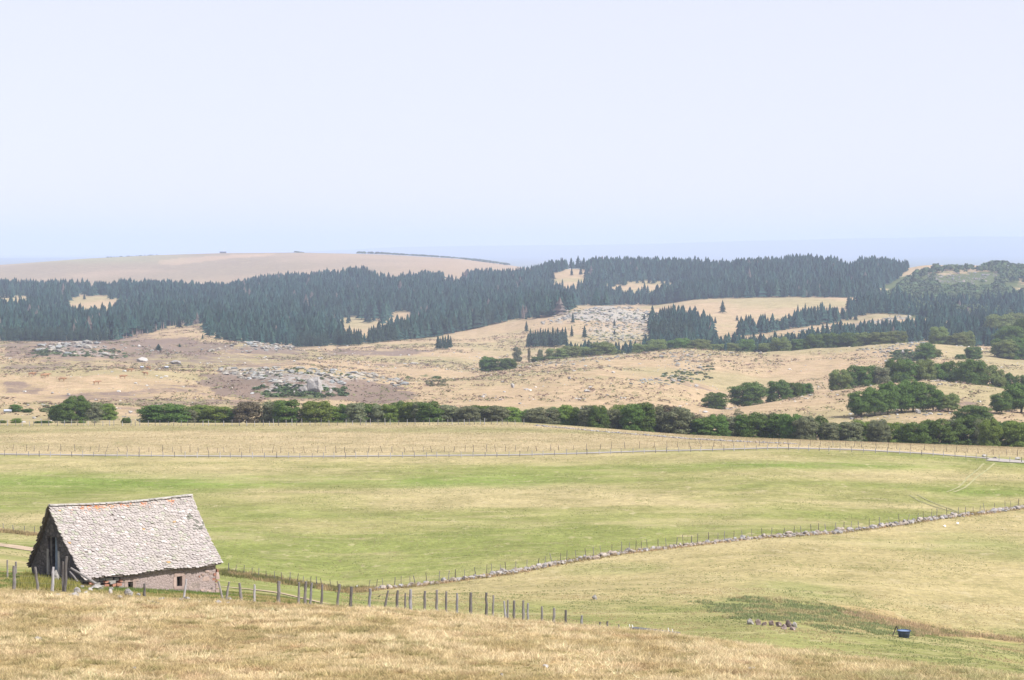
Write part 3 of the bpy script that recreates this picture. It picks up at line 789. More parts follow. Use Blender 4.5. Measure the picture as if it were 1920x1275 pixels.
fence('post_fence', 'near fence of crooked weathered stakes along the edge of the dry hill', posts, mats=['wood', 'wood', 'palewood', 'wood'])
posts = []
for ut, vt, ub, vb, w in [(14.5,1050,14,1084,3.5),(31,1053,30,1077,4.5)]:
    p = G(ub, vb, dmin=138); k = p.y / F
    posts.append((p, (vb - vt) * k, w * k * .48, 0))
fence('post_fence', 'two weathered stakes left of the barn behind the near fence', posts, wires=(.6,))
def auto_posts(poly, step_px, dmin, dmax, hh, rr, jit, dy=0, tall=.12, lean=.14, skip=.0):
    us = []; u = poly[0][0]
    while u < poly[-1][0]:
        us.append(u); u += step_px * rnd.uniform(1 - jit, 1 + jit)
    out = []
    for u in us:
        if rnd.random() < skip: continue
        v = np.interp(u, [p[0] for p in poly], [p[1] for p in poly])
        p = G(u, v, dmin=dmin, dmax=dmax)
        if dy:
            y = p.y + dy; p = Vector((p.x * y / p.y, y, float(H(p.x * y / p.y, y))))
        out.append((p, hh * rnd.uniform(1 - tall, 1 + tall), rr * rnd.uniform(.8, 1.25), rnd.gauss(0, lean)))
    return out
fence('post_fence', 'row of thin stakes standing behind the long dry stone wall', auto_posts(WALL, 15.8, 230, 380, 1.25, .042, .4, .8, lean=.16), mats=['wood', 'darkwood', 'wood'])
fence('post_fence', 'short fence running from the barn to the stone wall through rough grass', auto_posts([(428,1074),(490,1085),(560,1096),(640,1107)], 13.5, 225, 300, 1.15, .045, .25), mats=['wood', 'darkwood'])
fence('post_fence', 'few stakes left of the barn beside the dirt track', auto_posts([(-60,990),(0,994),(40,998),(72,1003)], 17, 240, 400, .95, .05, .2))
Apost = [(-60,436.5),(1920,0)]
def far_posts(spec, step, hh, rr, jit, lean, tall=.15, skip=0):
    us = []; u = spec[0][0]
    while u < spec[-1][0]: us.append(u); u += step * rnd.uniform(1 - jit, 1 + jit)
    out = []
    for u in us:
        if rnd.random() < skip: continue
        D = float(np.interp(u, [s[0] for s in spec], [s[1] for s in spec]))
        out.append((PX(u, D), hh * rnd.uniform(1 - tall, 1 + tall), rr * rnd.uniform(.8, 1.2), rnd.gauss(0, lean)))
    return out
fence('post_fence', 'pale roadside fence posts along the near edge of the gravel road', far_posts([(-30,431.5),(560,430.5),(960,431.5),(1200,432),(1460,433),(1740,432),(1880,426),(2020,422)], 20.8, 1.05, .065, .12, .03), mats=['palewood', 'palewood', 'wood'], wr=.004)
fence('post_fence', 'dark crooked fence stakes on the far side of the gravel road', far_posts([(-30,444),(560,442),(960,443),(1200,444),(1460,446),(1740,446),(1950,438)], 20.6, 1.15, .042, .35, .2, .25), mats=['darkwood', 'wood', 'darkwood'], wr=.004)
fence('post_fence', 'line of small pale posts on the crest of the straw field before the hedgerow', far_posts([(-30,517),(480,517),(990,517)], 12.2, 1.3, .065, .4, .05, .25), mats=['palewood', 'wood', 'palewood'], wr=.004)

# ------------------------------------------------------------------ the barn
A0 = Vector((-27.7, 150.0, 0)); ax_a = Vector((7.94, 7.0, 0)).normalized(); ax_b = Vector((-ax_a.y, ax_a.x, 0))
L, W = 10.58, 7.4
ZE, ZR = -21.24, -16.85
barn = empty('stone_barn', (A0.x, A0.y, -22.3)); B0 = Vector(barn.location)
tag(barn, 'old low stone barn with a steep scaly slate roof beside the near fence', 'barn')
def BP(t_, w_, z_): return A0 + ax_a * t_ + ax_b * w_ + Vector((0, 0, z_)) - B0
def roof_pt(t_, q_, side=0):
    """t along, q 0 ridge .. 1 eave; side 0 front 1 back"""
    tr = -.5 + t_ / L * (L + .45); 
    sag = -.16 * math.sin(math.pi * t_ / L) - .10 * t_ / L
    wr_ = W / 2; we = 0 if side == 0 else W
    z = ZR + (ZE - ZR) * (q_ + .045 * math.sin(math.pi * q_) * 1.0) + sag * (1 - q_) + .05 * math.sin(t_ * 1.3) * q_
    if side == 0: z -= .10 * q_ * (1 - t_ / L) * 1.0 * math.exp(-t_ / 3)
    return BP(tr * (1 - q_) + t_ * q_, wr_ * (1 - q_) + we * q_, z)
# slates
m, t, n, l, b = mat('stone_slates')
ca = N(n, "ShaderNodeAttribute", attribute_name="Col").outputs["Color"]
tc = N(n, "ShaderNodeTexCoord")
f1 = noise(n, l, tc.outputs["Object"], 2.2, 8, .7); f2 = noise(n, l, tc.outputs["Object"], 11, 5, .7)
c1 = mix(n, l, 1.0, ca, mix(n, l, mrange(n, l, f1, .3, .7), (.8, .8, .8), (1.15, 1.14, 1.13)), 'MULTIPLY')
c1 = mix(n, l, 1.0, c1, mix(n, l, mrange(n, l, f2, .35, .65), (.86, .86, .86), (1.08, 1.08, 1.08)), 'MULTIPLY')
li = N(n, "ShaderNodeAttribute", attribute_name="Lichen").outputs["Fac"]
f3 = noise(n, l, tc.outputs["Object"], 4.2, 6, .75)
lf = mrange(n, l, mathn(n, l, 'ADD', f3, mathn(n, l, 'MULTIPLY', li, .15)), .66, .70, 0, .9)
c1 = mix(n, l, lf, c1, mix(n, l, f2, (.50, .12, .05), (.48, .24, .10)))
f4 = noise(n, l, tc.outputs["Object"], .9, 5, .6)
c1 = mix(n, l, mrange(n, l, f4, .52, .7, 0, .35), c1, (.30, .29, .22))
l.new(c1, b.inputs["Base Color"]); matte(b, .85); bump(n, l, f2, .5, .02, b)
M['slate'] = m
def slates(side, seed):
    r = random.Random(seed); V = []; Fq = []; Cc = []; Lc = []
    rows = 44; slope = 5.75; ex = slope / rows
    for k in range(rows):
        q1 = 1.015 - k / rows; wid = .26 - .06 * k / rows
        tt = -.06 + r.uniform(-.15, 0)
        while tt < L + .06:
            w = wid * r.uniform(.7, 1.35); t0 = tt; t1 = min(tt + w, L + .12); tt = t1 + .012
            if t1 - t0 < .08: continue
            if r.random() < .008: continue
            dq = r.uniform(-.012, .012); qa = q1 + dq; qb = max(-.01, q1 - 1.9 / rows)
            tm = (t0 + t1) / 2; wob = r.uniform(-.01, .01)
            up0 = .072 + r.uniform(-.015, .02); up1 = .012
            pa, pb = roof_pt(tm, max(qa, .001), side), roof_pt(tm, qb, side)
            d = (pa - pb).normalized(); s = (roof_pt(t1, q1 - .01, side) - roof_pt(t0, q1 - .01, side)); hw = s.length / 2; s.normalize()
            nrm = s.cross(d); nrm = nrm if nrm.z > 0 else -nrm
            tilt = Vector(nrm) * up0
            tip = r.uniform(.25, .5) * ex * .9
            low = pa + tilt; hi = pb + nrm * up1
            out = [hi - s * hw, hi + s * hw, low + s * hw * .98 - d * tip, low + s * hw * .5, low - s * hw * .45 , low - s * hw * .98 - d * tip * r.uniform(.7, 1.3)]
            th = nrm * .035
            i_ = len(V)
            for p in out: V.append(p)
            for p in out: V.append(p - th)
            Fq += [(i_, i_ + 1, i_ + 2, i_ + 5), (i_ + 5, i_ + 2, i_ + 3, i_ + 4)]
            for e in ((1, 2), (2, 3), (3, 4), (4, 5), (5, 0)):
                Fq.append((i_ + e[0], i_ + e[1], i_ + 6 + e[1], i_ + 6 + e[0]))
            g = max(.7, r.gauss(1, .075)); base = [.34 * g, .31 * g, .302 * g]
            if r.random() < .08: base = [.32 * g, .325 * g, .27 * g]
            if r.random() < .05: base = [.45, .43, .42]
            lich = float(fbm(tm * 1.6 + 20, q1 * 9, 77, 3))
            pl = 1.0 * math.exp(-(max(0, q1 - .02) / .085) ** 2) * (.25 + (lich > .47) * 1.0) * (1 if 1.0 < tm < 9.6 else .25)
            Lc.extend([min(1, pl)] * 12)
            if False: pass
            elif r.random() < .002: base = [.4, .27, .14]
            if side == 0 and tm > L - .9 and .25 < q1 < .5 and r.random() < .4: base = [.16, .16, .14]
            Cc += [base] * 12
    return V, Fq, Cc, Lc
roofd = bmesh.new()
nseg = 16
for side in (0, 1):                       # solid roof body under the slates
    g_ = [[roof_pt(L * i / nseg, j / 6, side) for j in range(7)] for i in range(nseg + 1)]
    top = [[roofd.verts.new(p) for p in row] for row in g_]
    bot = [[roofd.verts.new(p - Vector((0, 0, .12))) for p in row] for row in g_]
    for i in range(nseg):
        for j in range(6):
            roofd.faces.new((top[i][j], top[i + 1][j], top[i + 1][j + 1], top[i][j + 1]))
            roofd.faces.new((bot[i][j], bot[i][j + 1], bot[i + 1][j + 1], bot[i + 1][j]))
        roofd.faces.new((top[i][6], top[i + 1][6], bot[i + 1][6], bot[i][6]))
    for i in (0, nseg):
        for j in range(6): roofd.faces.new((top[i][j], top[i][j + 1], bot[i][j + 1], bot[i][j]))
roof = bm_obj('roof', roofd, M['darkwood'], barn)
for side in (0, 1):
    V, Fq, Cc, Lc = slates(side, 5 + side)
    so = mesh_np('slate_covering', np.array([v[:] for v in V]), Fq, 4, M['slate'], roof, cols=np.array(Cc))
    la_ = so.data.color_attributes.new("Lichen", 'FLOAT_COLOR', 'POINT'); lc_ = np.ones((len(V), 4), np.float32); lc_[:, :3] = np.array(Lc)[:, None]; la_.data.foreach_set("color", lc_.ravel())
# ridge capping stones
bm = bmesh.new(); tt = -.05
while tt < L:
    w = rnd.uniform(.3, .6); p = roof_pt(tt + w / 2, 0, 0); p2 = roof_pt(min(L, tt + w), 0, 0)
    d = (p2 - p).normalized(); s = ax_b; u_ = d.cross(s)
    if u_.z < 0: u_ = -u_
    add_box(bm, p + Vector((0, 0, .07)), w / 2 * .97, .17, .04, Matrix((d, s, u_)).transposed(), .15)
    tt += w
bm_obj('ridge_stones', bm, plain_mat('ridge_slate', (.40, .38, .36), 4, .3), roof)

def wall_panel(outer, holes, org, ex, ez, en, th):
    """flat wall with rectangular openings; outer and holes in (x, z); en = outward normal"""
    bm = bmesh.new()
    loops = [outer] + [[(x0, z0), (x1, z0), (x1, z1), (x0, z1)] for x0, x1, z0, z1 in holes]
    def P(x, z, k): return org + ex * x + ez * z - en * (th * k)
    rings = []
    for k in (0, 1):
        ed = []; rk = []
        for lp in loops:
            vs = [bm.verts.new(P(x, z, k)) for x, z in lp]; rk.append(vs)
            ed += [bm.edges.new((vs[i], vs[(i + 1) % len(vs)])) for i in range(len(vs))]
        bmesh.ops.triangle_fill(bm, edges=ed, use_beauty=True, use_dissolve=False)
        rings.append(rk)
    for a_, b_ in zip(*rings):
        for i in range(len(a_)):
            j = (i + 1) % len(a_); bm.faces.new((a_[i], a_[j], b_[j], b_[i]))
    return bm
def masonry(name, plaster, stone_c, mortar, plaster_amt):
    m, t, n, l, b = mat(name)
    tc = N(n, "ShaderNodeTexCoord"); vo = N(n, "ShaderNodeTexVoronoi"); vo.inputs["Scale"].default_value = 3.2
    nz = N(n, "ShaderNodeTexNoise"); nz.inputs["Scale"].default_value = 2; l.new(tc.outputs["Object"], nz.inputs["Vector"])
    mv = N(n, "ShaderNodeMapping"); mv.inputs["Scale"].default_value = (1, 1, 1.6)
    vm = N(n, "ShaderNodeVectorMath", operation='MULTIPLY_ADD'); vm.inputs[1].default_value = (.25, .25, .25)
    l.new(nz.outputs["Color"], vm.inputs[0]); l.new(tc.outputs["Object"], vm.inputs[2]); l.new(vm.outputs[0], mv.inputs[0]); l.new(mv.outputs[0], vo.inputs["Vector"])
    v2 = N(n, "ShaderNodeTexVoronoi", feature='DISTANCE_TO_EDGE'); v2.inputs["Scale"].default_value = 3.2; l.new(mv.outputs[0], v2.inputs["Vector"])
    sc = mix(n, l, vo.outputs["Color"], tuple(x * .6 for x in stone_c), tuple(x * 1.4 for x in stone_c))
    e = mrange(n, l, v2.outputs["Distance"], .02, .09)
    st = mix(n, l, e, mortar, sc)
    f = noise(n, l, tc.outputs["Object"], .55, 5, .6); g = noise(n, l, tc.outputs["Object"], 9, 6, .7)
    pl = mix(n, l, mrange(n, l, g, .3, .7), tuple(x * .7 for x in plaster), tuple(x * 1.2 for x in plaster))
    c = mix(n, l, mrange(n, l, f, plaster_amt, plaster_amt + .03), pl, st)
    l.new(c, b.inputs["Base Color"]); matte(b)
    bump(n, l, mathn(n, l, 'ADD', mathn(n, l, 'MULTIPLY', e, .6), g), .7, .05, b)
    return m
M['plaster'] = masonry('pinkish_render', (.31, .25, .24), (.30, .24, .22), (.22, .19, .17), .62)
M['gable'] = masonry('shade_darkened_masonry', (.065, .06, .065), (.11, .10, .10), (.05, .045, .045), .42)  # tones lowered so that the gable's shade is put into the masonry colour
M['redstone'] = plain_mat('red_lava_stone', (.30, .15, .11), 3, .35, .95, .05)
M['pinkstone'] = plain_mat('pink_dressed_stone', (.33, .25, .225), 6, .15, .95, .02)
M['void'] = plain_mat('painted_interior_shade', (.03, .028, .025), 3, .2)  # near-black colour stands in for the unlit interior on panels behind openings
EN = -ax_b                                # outward normal of the front wall
Z = Vector((0, 0, 1))
wb = .3                                   # front wall set back under the eave
zb, zt = -24.3, ZE + .22
org = BP(0, wb, 0)
def tz(u, v):                              # position on the front wall plane from a sight line, for the openings
    # solve x = (u-960)/F*y with point A0 + a t + b wb
    k = (u - 960) / F; P0 = A0 + ax_b * wb
    t_ = (k * P0.y - P0.x) / (ax_a.x - k * ax_a.y); y = P0.y + ax_a.y * t_
    return t_, -(v - HV) / F * y
o1 = (*[tz(u, 1095)[0] for u in (239.5, 249)], tz(244, 1106)[1] - .3, tz(244, 1090.5)[1])
o2 = (*[tz(u, 1088)[0] for u in (331, 341.5)], tz(336, 1100)[1], tz(336, 1080.5)[1])
t_rag = tz(228, 1095)[0]
outer = [(t_rag, zb), (L - .28, zb), (L - .25, zt), (t_rag - .1, zt)]
front = bm_obj('wall', wall_panel(outer, [(o1[0], o1[1], o1[2], o1[3]), (o2[0], o2[1], o2[2], o2[3])], org, ax_a, Z, EN, .55), M['plaster'], barn)
front["label"] = 'pinkish rendered front wall under the eave'
# left end of the front wall has lost its face: recessed rubble
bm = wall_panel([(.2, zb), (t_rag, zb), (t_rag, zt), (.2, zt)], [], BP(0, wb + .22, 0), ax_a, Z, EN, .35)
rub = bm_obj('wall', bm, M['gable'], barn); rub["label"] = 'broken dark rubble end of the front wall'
bm = bmesh.new()
def wall_stone(bm, u, v, w, h, off=.05):
    t_, z_ = tz(u, v); k = 152 / F
    add_box(bm, BP(t_, wb, z_) + EN * off, w * k * .62, .14, h * k * .5, Matrix((ax_a, ax_b, Z)).transposed(), .25)
for s_ in [(172,1093,9,5),(200,1098,8,5),(222,1096,8,6),(213,1097,6,5),(199,1091,6,4),(226,1089,5,5)]: wall_stone(bm, *s_, off=-.06)
bmesh.ops.bevel(bm, geom=bm.edges, offset=.03, segments=1)
bm_obj('red_stones', bm, M['redstone'], rub)
bm = bmesh.new()
for s_ in [(183,1095,8,5),(203,1087,12,8),(192,1086,8,6),(211,1091,9,7),(180,1088,9,5),(218,1086,7,5),(226,1101,8,5),(190,1100,9,5)]: wall_stone(bm, *s_, off=-.07)
bmesh.ops.bevel(bm, geom=bm.edges, offset=.04, segments=1)
bm_obj('rubble_stones', bm, M['boulder'], rub)
# corner stones showing on the right
bm = bmesh.new()
for s_ in [(402,1077,4,6),(401,1086,5,5),(406,1090,6,3),(374,1081,3,3),(408,1070,3,4)]: wall_stone(bm, *s_, off=-.115)
bmesh.ops.bevel(bm, geom=bm.edges, offset=.02, segments=1)
bm_obj('red_stones', bm, M['redstone'], front)
bm = bmesh.new()
for s_ in [(408,1080,6,14),(386,1085,11,8),(388,1071,6,4),(395,1075,6,4),(380,1077,5,4),(392,1108,9,5),(400,1112,7,5),(380,1106,8,4),(408,1098,7,9),(408,1108,7,7)]: wall_stone(bm, *s_, off=-.11)
bmesh.ops.bevel(bm, geom=bm.edges, offset=.03, segments=1)
bm_obj('corner_stones', bm, M['pinkstone'], front)
bm = bmesh.new()
for s_ in [(386,1070,9,4),(379,1079,5,4),(384,1111,12,2),(396,1103,5,3)]: wall_stone(bm, *s_, off=-.133)
o = bm_obj('missing_render', bm, M['darkwood'], front); o['kind'] = 'stuff'
def surround(o_, nm, lintw, name):
    fr = empty(name, BP((o_[0] + o_[1]) / 2, wb, o_[2])); fr.parent = barn
    base = Vector(fr.location)
    def bx(nm_, t0, t1, z0, z1, m_, off=.025, dep=.12):
        bm = bmesh.new()
        add_box(bm, BP((t0 + t1) / 2, wb, (z0 + z1) / 2) - base + EN * (off - dep), (t1 - t0) / 2, dep, (z1 - z0) / 2, Matrix((ax_a, ax_b, Z)).transposed(), .04)
        return bm_obj(nm_, bm, m_, fr)
    j = .24
    bx('lintel', o_[0] - lintw, o_[1] + lintw, o_[3], o_[3] + .26, M['pinkstone'], .04)
    bx('jamb', o_[0] - j, o_[0], o_[2] + .02, o_[3] - .003, M['pinkstone']); bx('jamb', o_[1], o_[1] + j, o_[2] + .02, o_[3] - .003, M['pinkstone'])
    bx('sill', o_[0] - j * .9, o_[1] + j * .9, o_[2] - .16, o_[2] + .018, M['pinkstone'], .04)
    bx('shutter', o_[0], o_[0] + (o_[1] - o_[0]) * .38, o_[2] + .02, o_[3], M['darkwood'], -.16, .025)
    bx('shade_panel', o_[0] - .05, o_[1] + .05, o_[2] - .05, o_[3] + .05, M['void'], -.36, .06)
surround(o1, 'a', .42, 'hatch')
surround(o2, 'b', .2, 'window')
# gables
def gable(t_, en, hole, nm, lab):
    o_ = BP(t_, 0, 0)
    def rp(q_, side): 
        p = roof_pt(0 if t_ < 5 else L, q_, side) + B0 - A0
        return (p.dot(ax_b), p.z - .06)
    out = [(wb + .1, zb)] + [(W - wb, zb)] + [rp(q_, 1) for q_ in (.95, .8, .6, .4, .2, .02)] + [rp(q_, 0) for q_ in (.2, .4, .6, .8, .95)]
    out[-1] = (wb + .1, out[-1][1])
    ez_ = Z
    if t_ < 5: ez_ = Z - ax_a * .114; o_ = o_ + ax_a * .114 * ZE
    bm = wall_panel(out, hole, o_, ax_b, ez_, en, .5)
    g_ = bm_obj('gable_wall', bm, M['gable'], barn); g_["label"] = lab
    return g_
k0 = Vector((-ax_a.x, -ax_a.y, 0))
def gz(u, v, t_=.12):
    k = (u - 960) / F; P0 = A0 + ax_a * t_
    w_ = (k * P0.y - P0.x) / (ax_b.x - k * ax_b.y); y = P0.y + ax_b.y * w_
    return w_, -(v - HV) / F * y
d0, d1 = gz(112, 1040)[0], gz(95, 1040)[0]; dz1 = gz(103, 1006)[1]; dz0 = gz(103, 1064)[1]
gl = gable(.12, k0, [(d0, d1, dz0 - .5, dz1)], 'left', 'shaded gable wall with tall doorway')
gable(L - .3, ax_a, [], 'right', 'far gable wall out of sight')
door = empty('door', BP(.0, (d0 + d1) / 2, dz0)); door.parent = barn
db = Vector(door.location)
def gbx(nm_, w0, w1, z0, z1, m_, off, dep):
    bm = bmesh.new(); add_box(bm, BP(.0, (w0 + w1) / 2, (z0 + z1) / 2) - db + k0 * (off - dep), dep, (w1 - w0) / 2, (z1 - z0) / 2, Matrix((ax_a, ax_b, Z)).transposed(), .03)
    return bm_obj(nm_, bm, m_, door)
gbx('lintel', d0 - .45, d1 + .45, dz1, dz1 + .4, M['boulder'], .05, .15)
gbx('jamb', d0 - .25, d0, dz0 - .5, dz1 - .003, M['boulder'], .04, .14); gbx('jamb', d1, d1 + .25, dz0 - .5, dz1 - .003, M['boulder'], .04, .14)
gbx('door_leaf', d0, d0 + (d1 - d0) * .62, dz0 - .5, dz1, plain_mat('faded_blue_boards', (.16, .2, .26), 6, .3), -.2, .03)
gbx('shade_panel', d0 - .05, d1 + .05, dz0 - .5, dz1 + .03, M['void'], -.42, .04)
# back wall
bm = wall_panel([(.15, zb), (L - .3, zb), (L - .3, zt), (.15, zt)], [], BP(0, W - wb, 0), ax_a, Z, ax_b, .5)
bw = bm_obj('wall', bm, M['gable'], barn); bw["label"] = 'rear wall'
# poles leaning against the barn corner and lying about
def pole(u0, v0, u1, v1, D0, D1, w, lab, material='wood', ground0=False):
    a_ = Vector(((u0 - 960) / F * D0, D0, -(v0 - HV) / F * D0)); b_ = Vector(((u1 - 960) / F * D1, D1, -(v1 - HV) / F * D1))
    bm = bmesh.new(); add_tube(bm, [Vector((0, 0, 0)), (b_ - a_) * .5 + Vector((0, 0, .02)), b_ - a_], [w * 1.1, w, w * .85], 7, True, .1)
    o = bm_obj('pole', bm, M[material]); o.location = a_
    tag(o, lab, 'pole', 'loose poles by the barn')
pole(181, 1095, 133, 1065, 148.6, 149.5, .075, 'longer grey pole leaning from the barn corner to the tall stakes')
pole(146, 1091, 131, 1072, 148.2, 149.4, .06, 'shorter grey pole leaning below the longer one')
p = G(257, 1124); q_ = G(270, 1128); pole(257, 1123, 270, 1128, p.y, q_.y, .06, 'short dark pole lying left of the lone post', 'darkwood')
p = G(277, 1128); q_ = G(298, 1132); pole(277, 1128, 298, 1131.5, p.y, q_.y, .06, 'thin grey pole lying right of the lone post')
p = G(124, 1107); q_ = G(141, 1098); pole(124, 1106, 141, 1097.5, p.y, q_.y, .04, 'pale thin stick lying in the grass before the gable', 'palewood')
# stake stump stone at the gable foot
p = PX(104, 150.0); boulder('stone', Vector((p.x, p.y, p.z)), .28, .22, .55, 4, 'upright round-topped grey stone at the foot of the gable door', 'stone', 'loose stones in front of the barn')

# ------------------------------------------------------------------ trough, frame, feeder
p = G(1695, 1196, dmin=150); kx = p.y / F
tr = empty('water_trough', p); tag(tr, 'round blue plastic water trough full of water in the hollow', 'trough')
M['blue'] = plain_mat('blue_plastic', (.05, .07, .125), 4, .15, .5)
def ring(bm, r, z, n_=36): return [bm.verts.new((r * math.cos(2 * math.pi * i / n_), r * math.sin(2 * math.pi * i / n_), z)) for i in range(n_)]
def loft(bm, rs):
    for a_, b_ in zip(rs[:-1], rs[1:]):
        for i in range(len(a_)): bm.faces.new((a_[i], a_[(i + 1) % len(a_)], b_[(i + 1) % len(b_)], b_[i]))
R0 = 13 * kx
bm = bmesh.new(); rs = [ring(bm, R0 * .74, -.05), ring(bm, R0 * .80, .25), ring(bm, R0 * .93, .56), ring(bm, R0, .57), ring(bm, R0 * 1.01, .61), ring(bm, R0 * .95, .62), ring(bm, R0 * .93, .58), ring(bm, R0 * .78, .12), ring(bm, .02, .1)]
loft(bm, rs); bm.faces.new(list(reversed(rs[0]))); bm.faces.new(rs[-1])
bm_obj('basin', bm, M['blue'], tr, True)
bm = bmesh.new(); bm.faces.new(ring(bm, R0 * .925, .57))
m, t, n, l, b = mat('trough_water'); b.inputs["Base Color"].default_value = (.12, .2, .36, 1); b.inputs["Roughness"].default_value = .08
bm_obj('water', bm, m, tr)
fr = G(1680, 1193, dmin=150)
bm = bmesh.new()
add_tube(bm, [(-.3, 0, -.05), (.02, .05, .78)], [.045, .04], 7); add_tube(bm, [(.36, .02, -.05), (.04, -.06, .84)], [.06, .05], 7); add_tube(bm, [(-.16, .02, .32), (.2, 0, .34)], [.025, .025], 6)
o = bm_obj('wooden_frame', bm, M['darkwood']); o.location = fr
tag(o, 'small A-shaped wooden frame standing left of the blue trough', 'frame')
# feeder behind the crest
D = 139.0; kx = D / F
def FP(u, v, D_=D): return Vector(((u - 960) / F * D_, D_, -(v - HV) / F * D_))
fc = FP(1226, 1184); fe = empty('hay_feeder', fc); tag(fe, 'long low metal hay feeder half hidden behind the dry crest', 'feeder')
M['steel'] = plain_mat('grey_steel', (.08, .088, .105), 8, .3, .8)
M['white'] = plain_mat('white_paint', (.75, .75, .78), 8, .1, .5)
bm = bmesh.new()
d_ = (FP(1271, 1188, 138) - FP(1186, 1178, 140)); d_n = d_.normalized(); s_ = d_n.cross(Z).normalized(); u_ = s_.cross(d_n)
add_box(bm, (FP(1271, 1188, 138) + FP(1186, 1178, 140)) / 2 - fc, d_.length / 2, .28, .055, Matrix((d_n, s_, u_)).transposed())
bmesh.ops.bevel(bm, geom=bm.edges, offset=.02, segments=2)
bm_obj('tray', bm, M['steel'], fe)
for u, v, D_ in [(1195,1179,139.9),(1234,1184,138.9),(1262,1188,138.2)]:
    bm = bmesh.new(); t_ = FP(u, v, D_) - fc; g_ = PX(u, D_) - fc
    add_tube(bm, [Vector((t_.x, t_.y, g_.z - .1)), t_], [.03, .03], 8); bm_obj('leg', bm, M['steel'], fe)
for u, v, D_ in [(1180.5,1177,140.1),(1186,1178,140),(1253.5,1184,138.4),(1261,1186,138.2)]:
    bm = bmesh.new(); t_ = FP(u, v, D_) - fc
    add_tube(bm, [t_ + Vector((0, 0, -.05)), t_ + Vector((.01, 0, .08)), t_ + Vector((-.01, 0, .17)), t_ + Vector((-.04, 0, .21))], [.022, .022, .02, .018], 7); bm_obj('prong', bm, M['white'], fe)
bm = bmesh.new()
a1 = FP(1180, 1176.5, 140.1) - fc; a2 = FP(1200, 1179.5, 139.8) - fc; add_tube(bm, [a1, a2], [.02, .02], 6); bm_obj('end_bar', bm, M['steel'], fe)

# ------------------------------------------------------------------ trees
def leaf_quads(P, Nn, size, r, stretch=1.0):
    n_ = len(P)
    rv = r.normal(size=(n_, 3)); nn = Nn * 1.2 + rv * .6; nn /= np.linalg.norm(nn, axis=1)[:, None] + 1e-9
    a_ = np.cross(nn, r.normal(size=(n_, 3))); a_ /= np.linalg.norm(a_, axis=1)[:, None] + 1e-9
    b_ = np.cross(nn, a_)
    s = size * r.uniform(.6, 1.35, n_)[:, None]
    V = np.stack([P - a_ * s, P - b_ * s * .7, P + a_ * s, P + b_ * s * .7], 1).reshape(-1, 3)
    return V, np.arange(n_ * 4).reshape(-1, 4)
def crown_mesh(name, seed, kind):
    """unit tree: height 1; returns crown vertices/faces"""
    r = np.random.RandomState(seed); lobes = []
    if kind == 'dome':
        n_l, cx, cz, rr, base = 78, .42, .50, (.10, .18), -.01
    elif kind == 'tall':
        n_l, cx, cz, rr, base = 62, .30, .50, (.09, .16), -.01
    elif kind == 'grove':
        n_l, cx, cz, rr, base = 62, .36, .58, (.10, .18), .11
    else:
        n_l, cx, cz, rr, base = 32, .30, .50, (.07, .15), .03
    for k in range(n_l):
        a_ = r.uniform(0, 6.28); s = r.uniform(*rr); rad = .5 + .5 * math.sqrt(r.uniform())
        zc = base + s * .35 + (.97 - s * 1.1 - base) * r.uniform() ** 1.2
        e_ = (zc - (base + .40 * (1 - base))) / (.62 * (1 - base))
        if e_ < 0: e_ *= .5
        rx = max(0, cx * math.sqrt(max(0.02, 1 - e_ * e_)) * rad * (.93 + .14 * math.sin(a_ * 2 + seed)) - s * .15)
        lobes.append((rx * math.cos(a_), rx * math.sin(a_), zc, s, s * r.uniform(.62, .9)))
    Vs = []; Ns = []
    for x, y, z, s, sz in lobes:
        k = int(2600 * s * s / .03 / 9) + 26
        d = r.normal(size=(k, 3)); d /= np.linalg.norm(d, axis=1)[:, None]
        d[:, 2] = np.where(r.uniform(size=k) < .55, np.abs(d[:, 2]), d[:, 2])
        rad = r.uniform(.72, 1.08, k)[:, None]
        Vs.append(np.array([x, y, z]) + d * rad * np.array([s, s, sz])); Ns.append(d)
    P = np.concatenate(Vs); Nn = np.concatenate(Ns)
    P[:, 2] = np.maximum(P[:, 2], .015)
    if kind == 'wispy':
        kk = r.uniform(size=len(P)) < .62; P = P[kk]; Nn = Nn[kk]
    V, Fq = leaf_quads(P, Nn, .019 if kind != 'wispy' else .015, r)
    # inner leafy mass: small irregular blobs so that the sky does not show everywhere
    core = []; cf = []; off = len(V)
    if kind != 'wispy':
        I, IF = ICO1
        for x, y, z, s, sz in lobes[::2]:
            q_ = I * (1 + .3 * (r.uniform(size=(len(I), 1)) - .5)) * np.array([s, s, sz]) * .62 + np.array([x, y, z])
            core.append(q_); cf.append(np.column_stack([IF, IF[:, 2]]) + off); off += len(q_)
    return V, Fq, core, cf
def tree_meshes(name, seed, kind):
    V, Fq, core, cf = crown_mesh(name, seed, kind)
    me = bpy.data.meshes.new(name + '_crown')
    allV = np.concatenate([V] + core) if core else V
    faces = [tuple(f) for f in Fq] 
    if cf: faces += [tuple(f[:3]) for c in cf for f in c]
    me.from_pydata([tuple(v) for v in allV], [], faces); me.materials.append(None); me.update()
    bm = bmesh.new(); r = random.Random(seed)
    add_tube(bm, [(0, 0, -.03), (0.005, 0, .1), (-.005, .005, .3), (.01, 0, .62)], [.032, .024, .02, .008], 8, True, .08)
    for k in range(7):
        a_ = k * 2.4 + r.uniform(-.3, .3); z0 = .12 + .05 * k; ln = r.uniform(.2, .33)
        add_tube(bm, [(0, 0, z0), (math.cos(a_) * ln * .5, math.sin(a_) * ln * .5, z0 + .1), (math.cos(a_) * ln, math.sin(a_) * ln, z0 + .24)], [.014, .009, .003], 6)
    me2 = bpy.data.meshes.new(name + '_trunk'); bm.to_mesh(me2); bm.free(); me2.materials.append(M['bark'])
    return me, me2
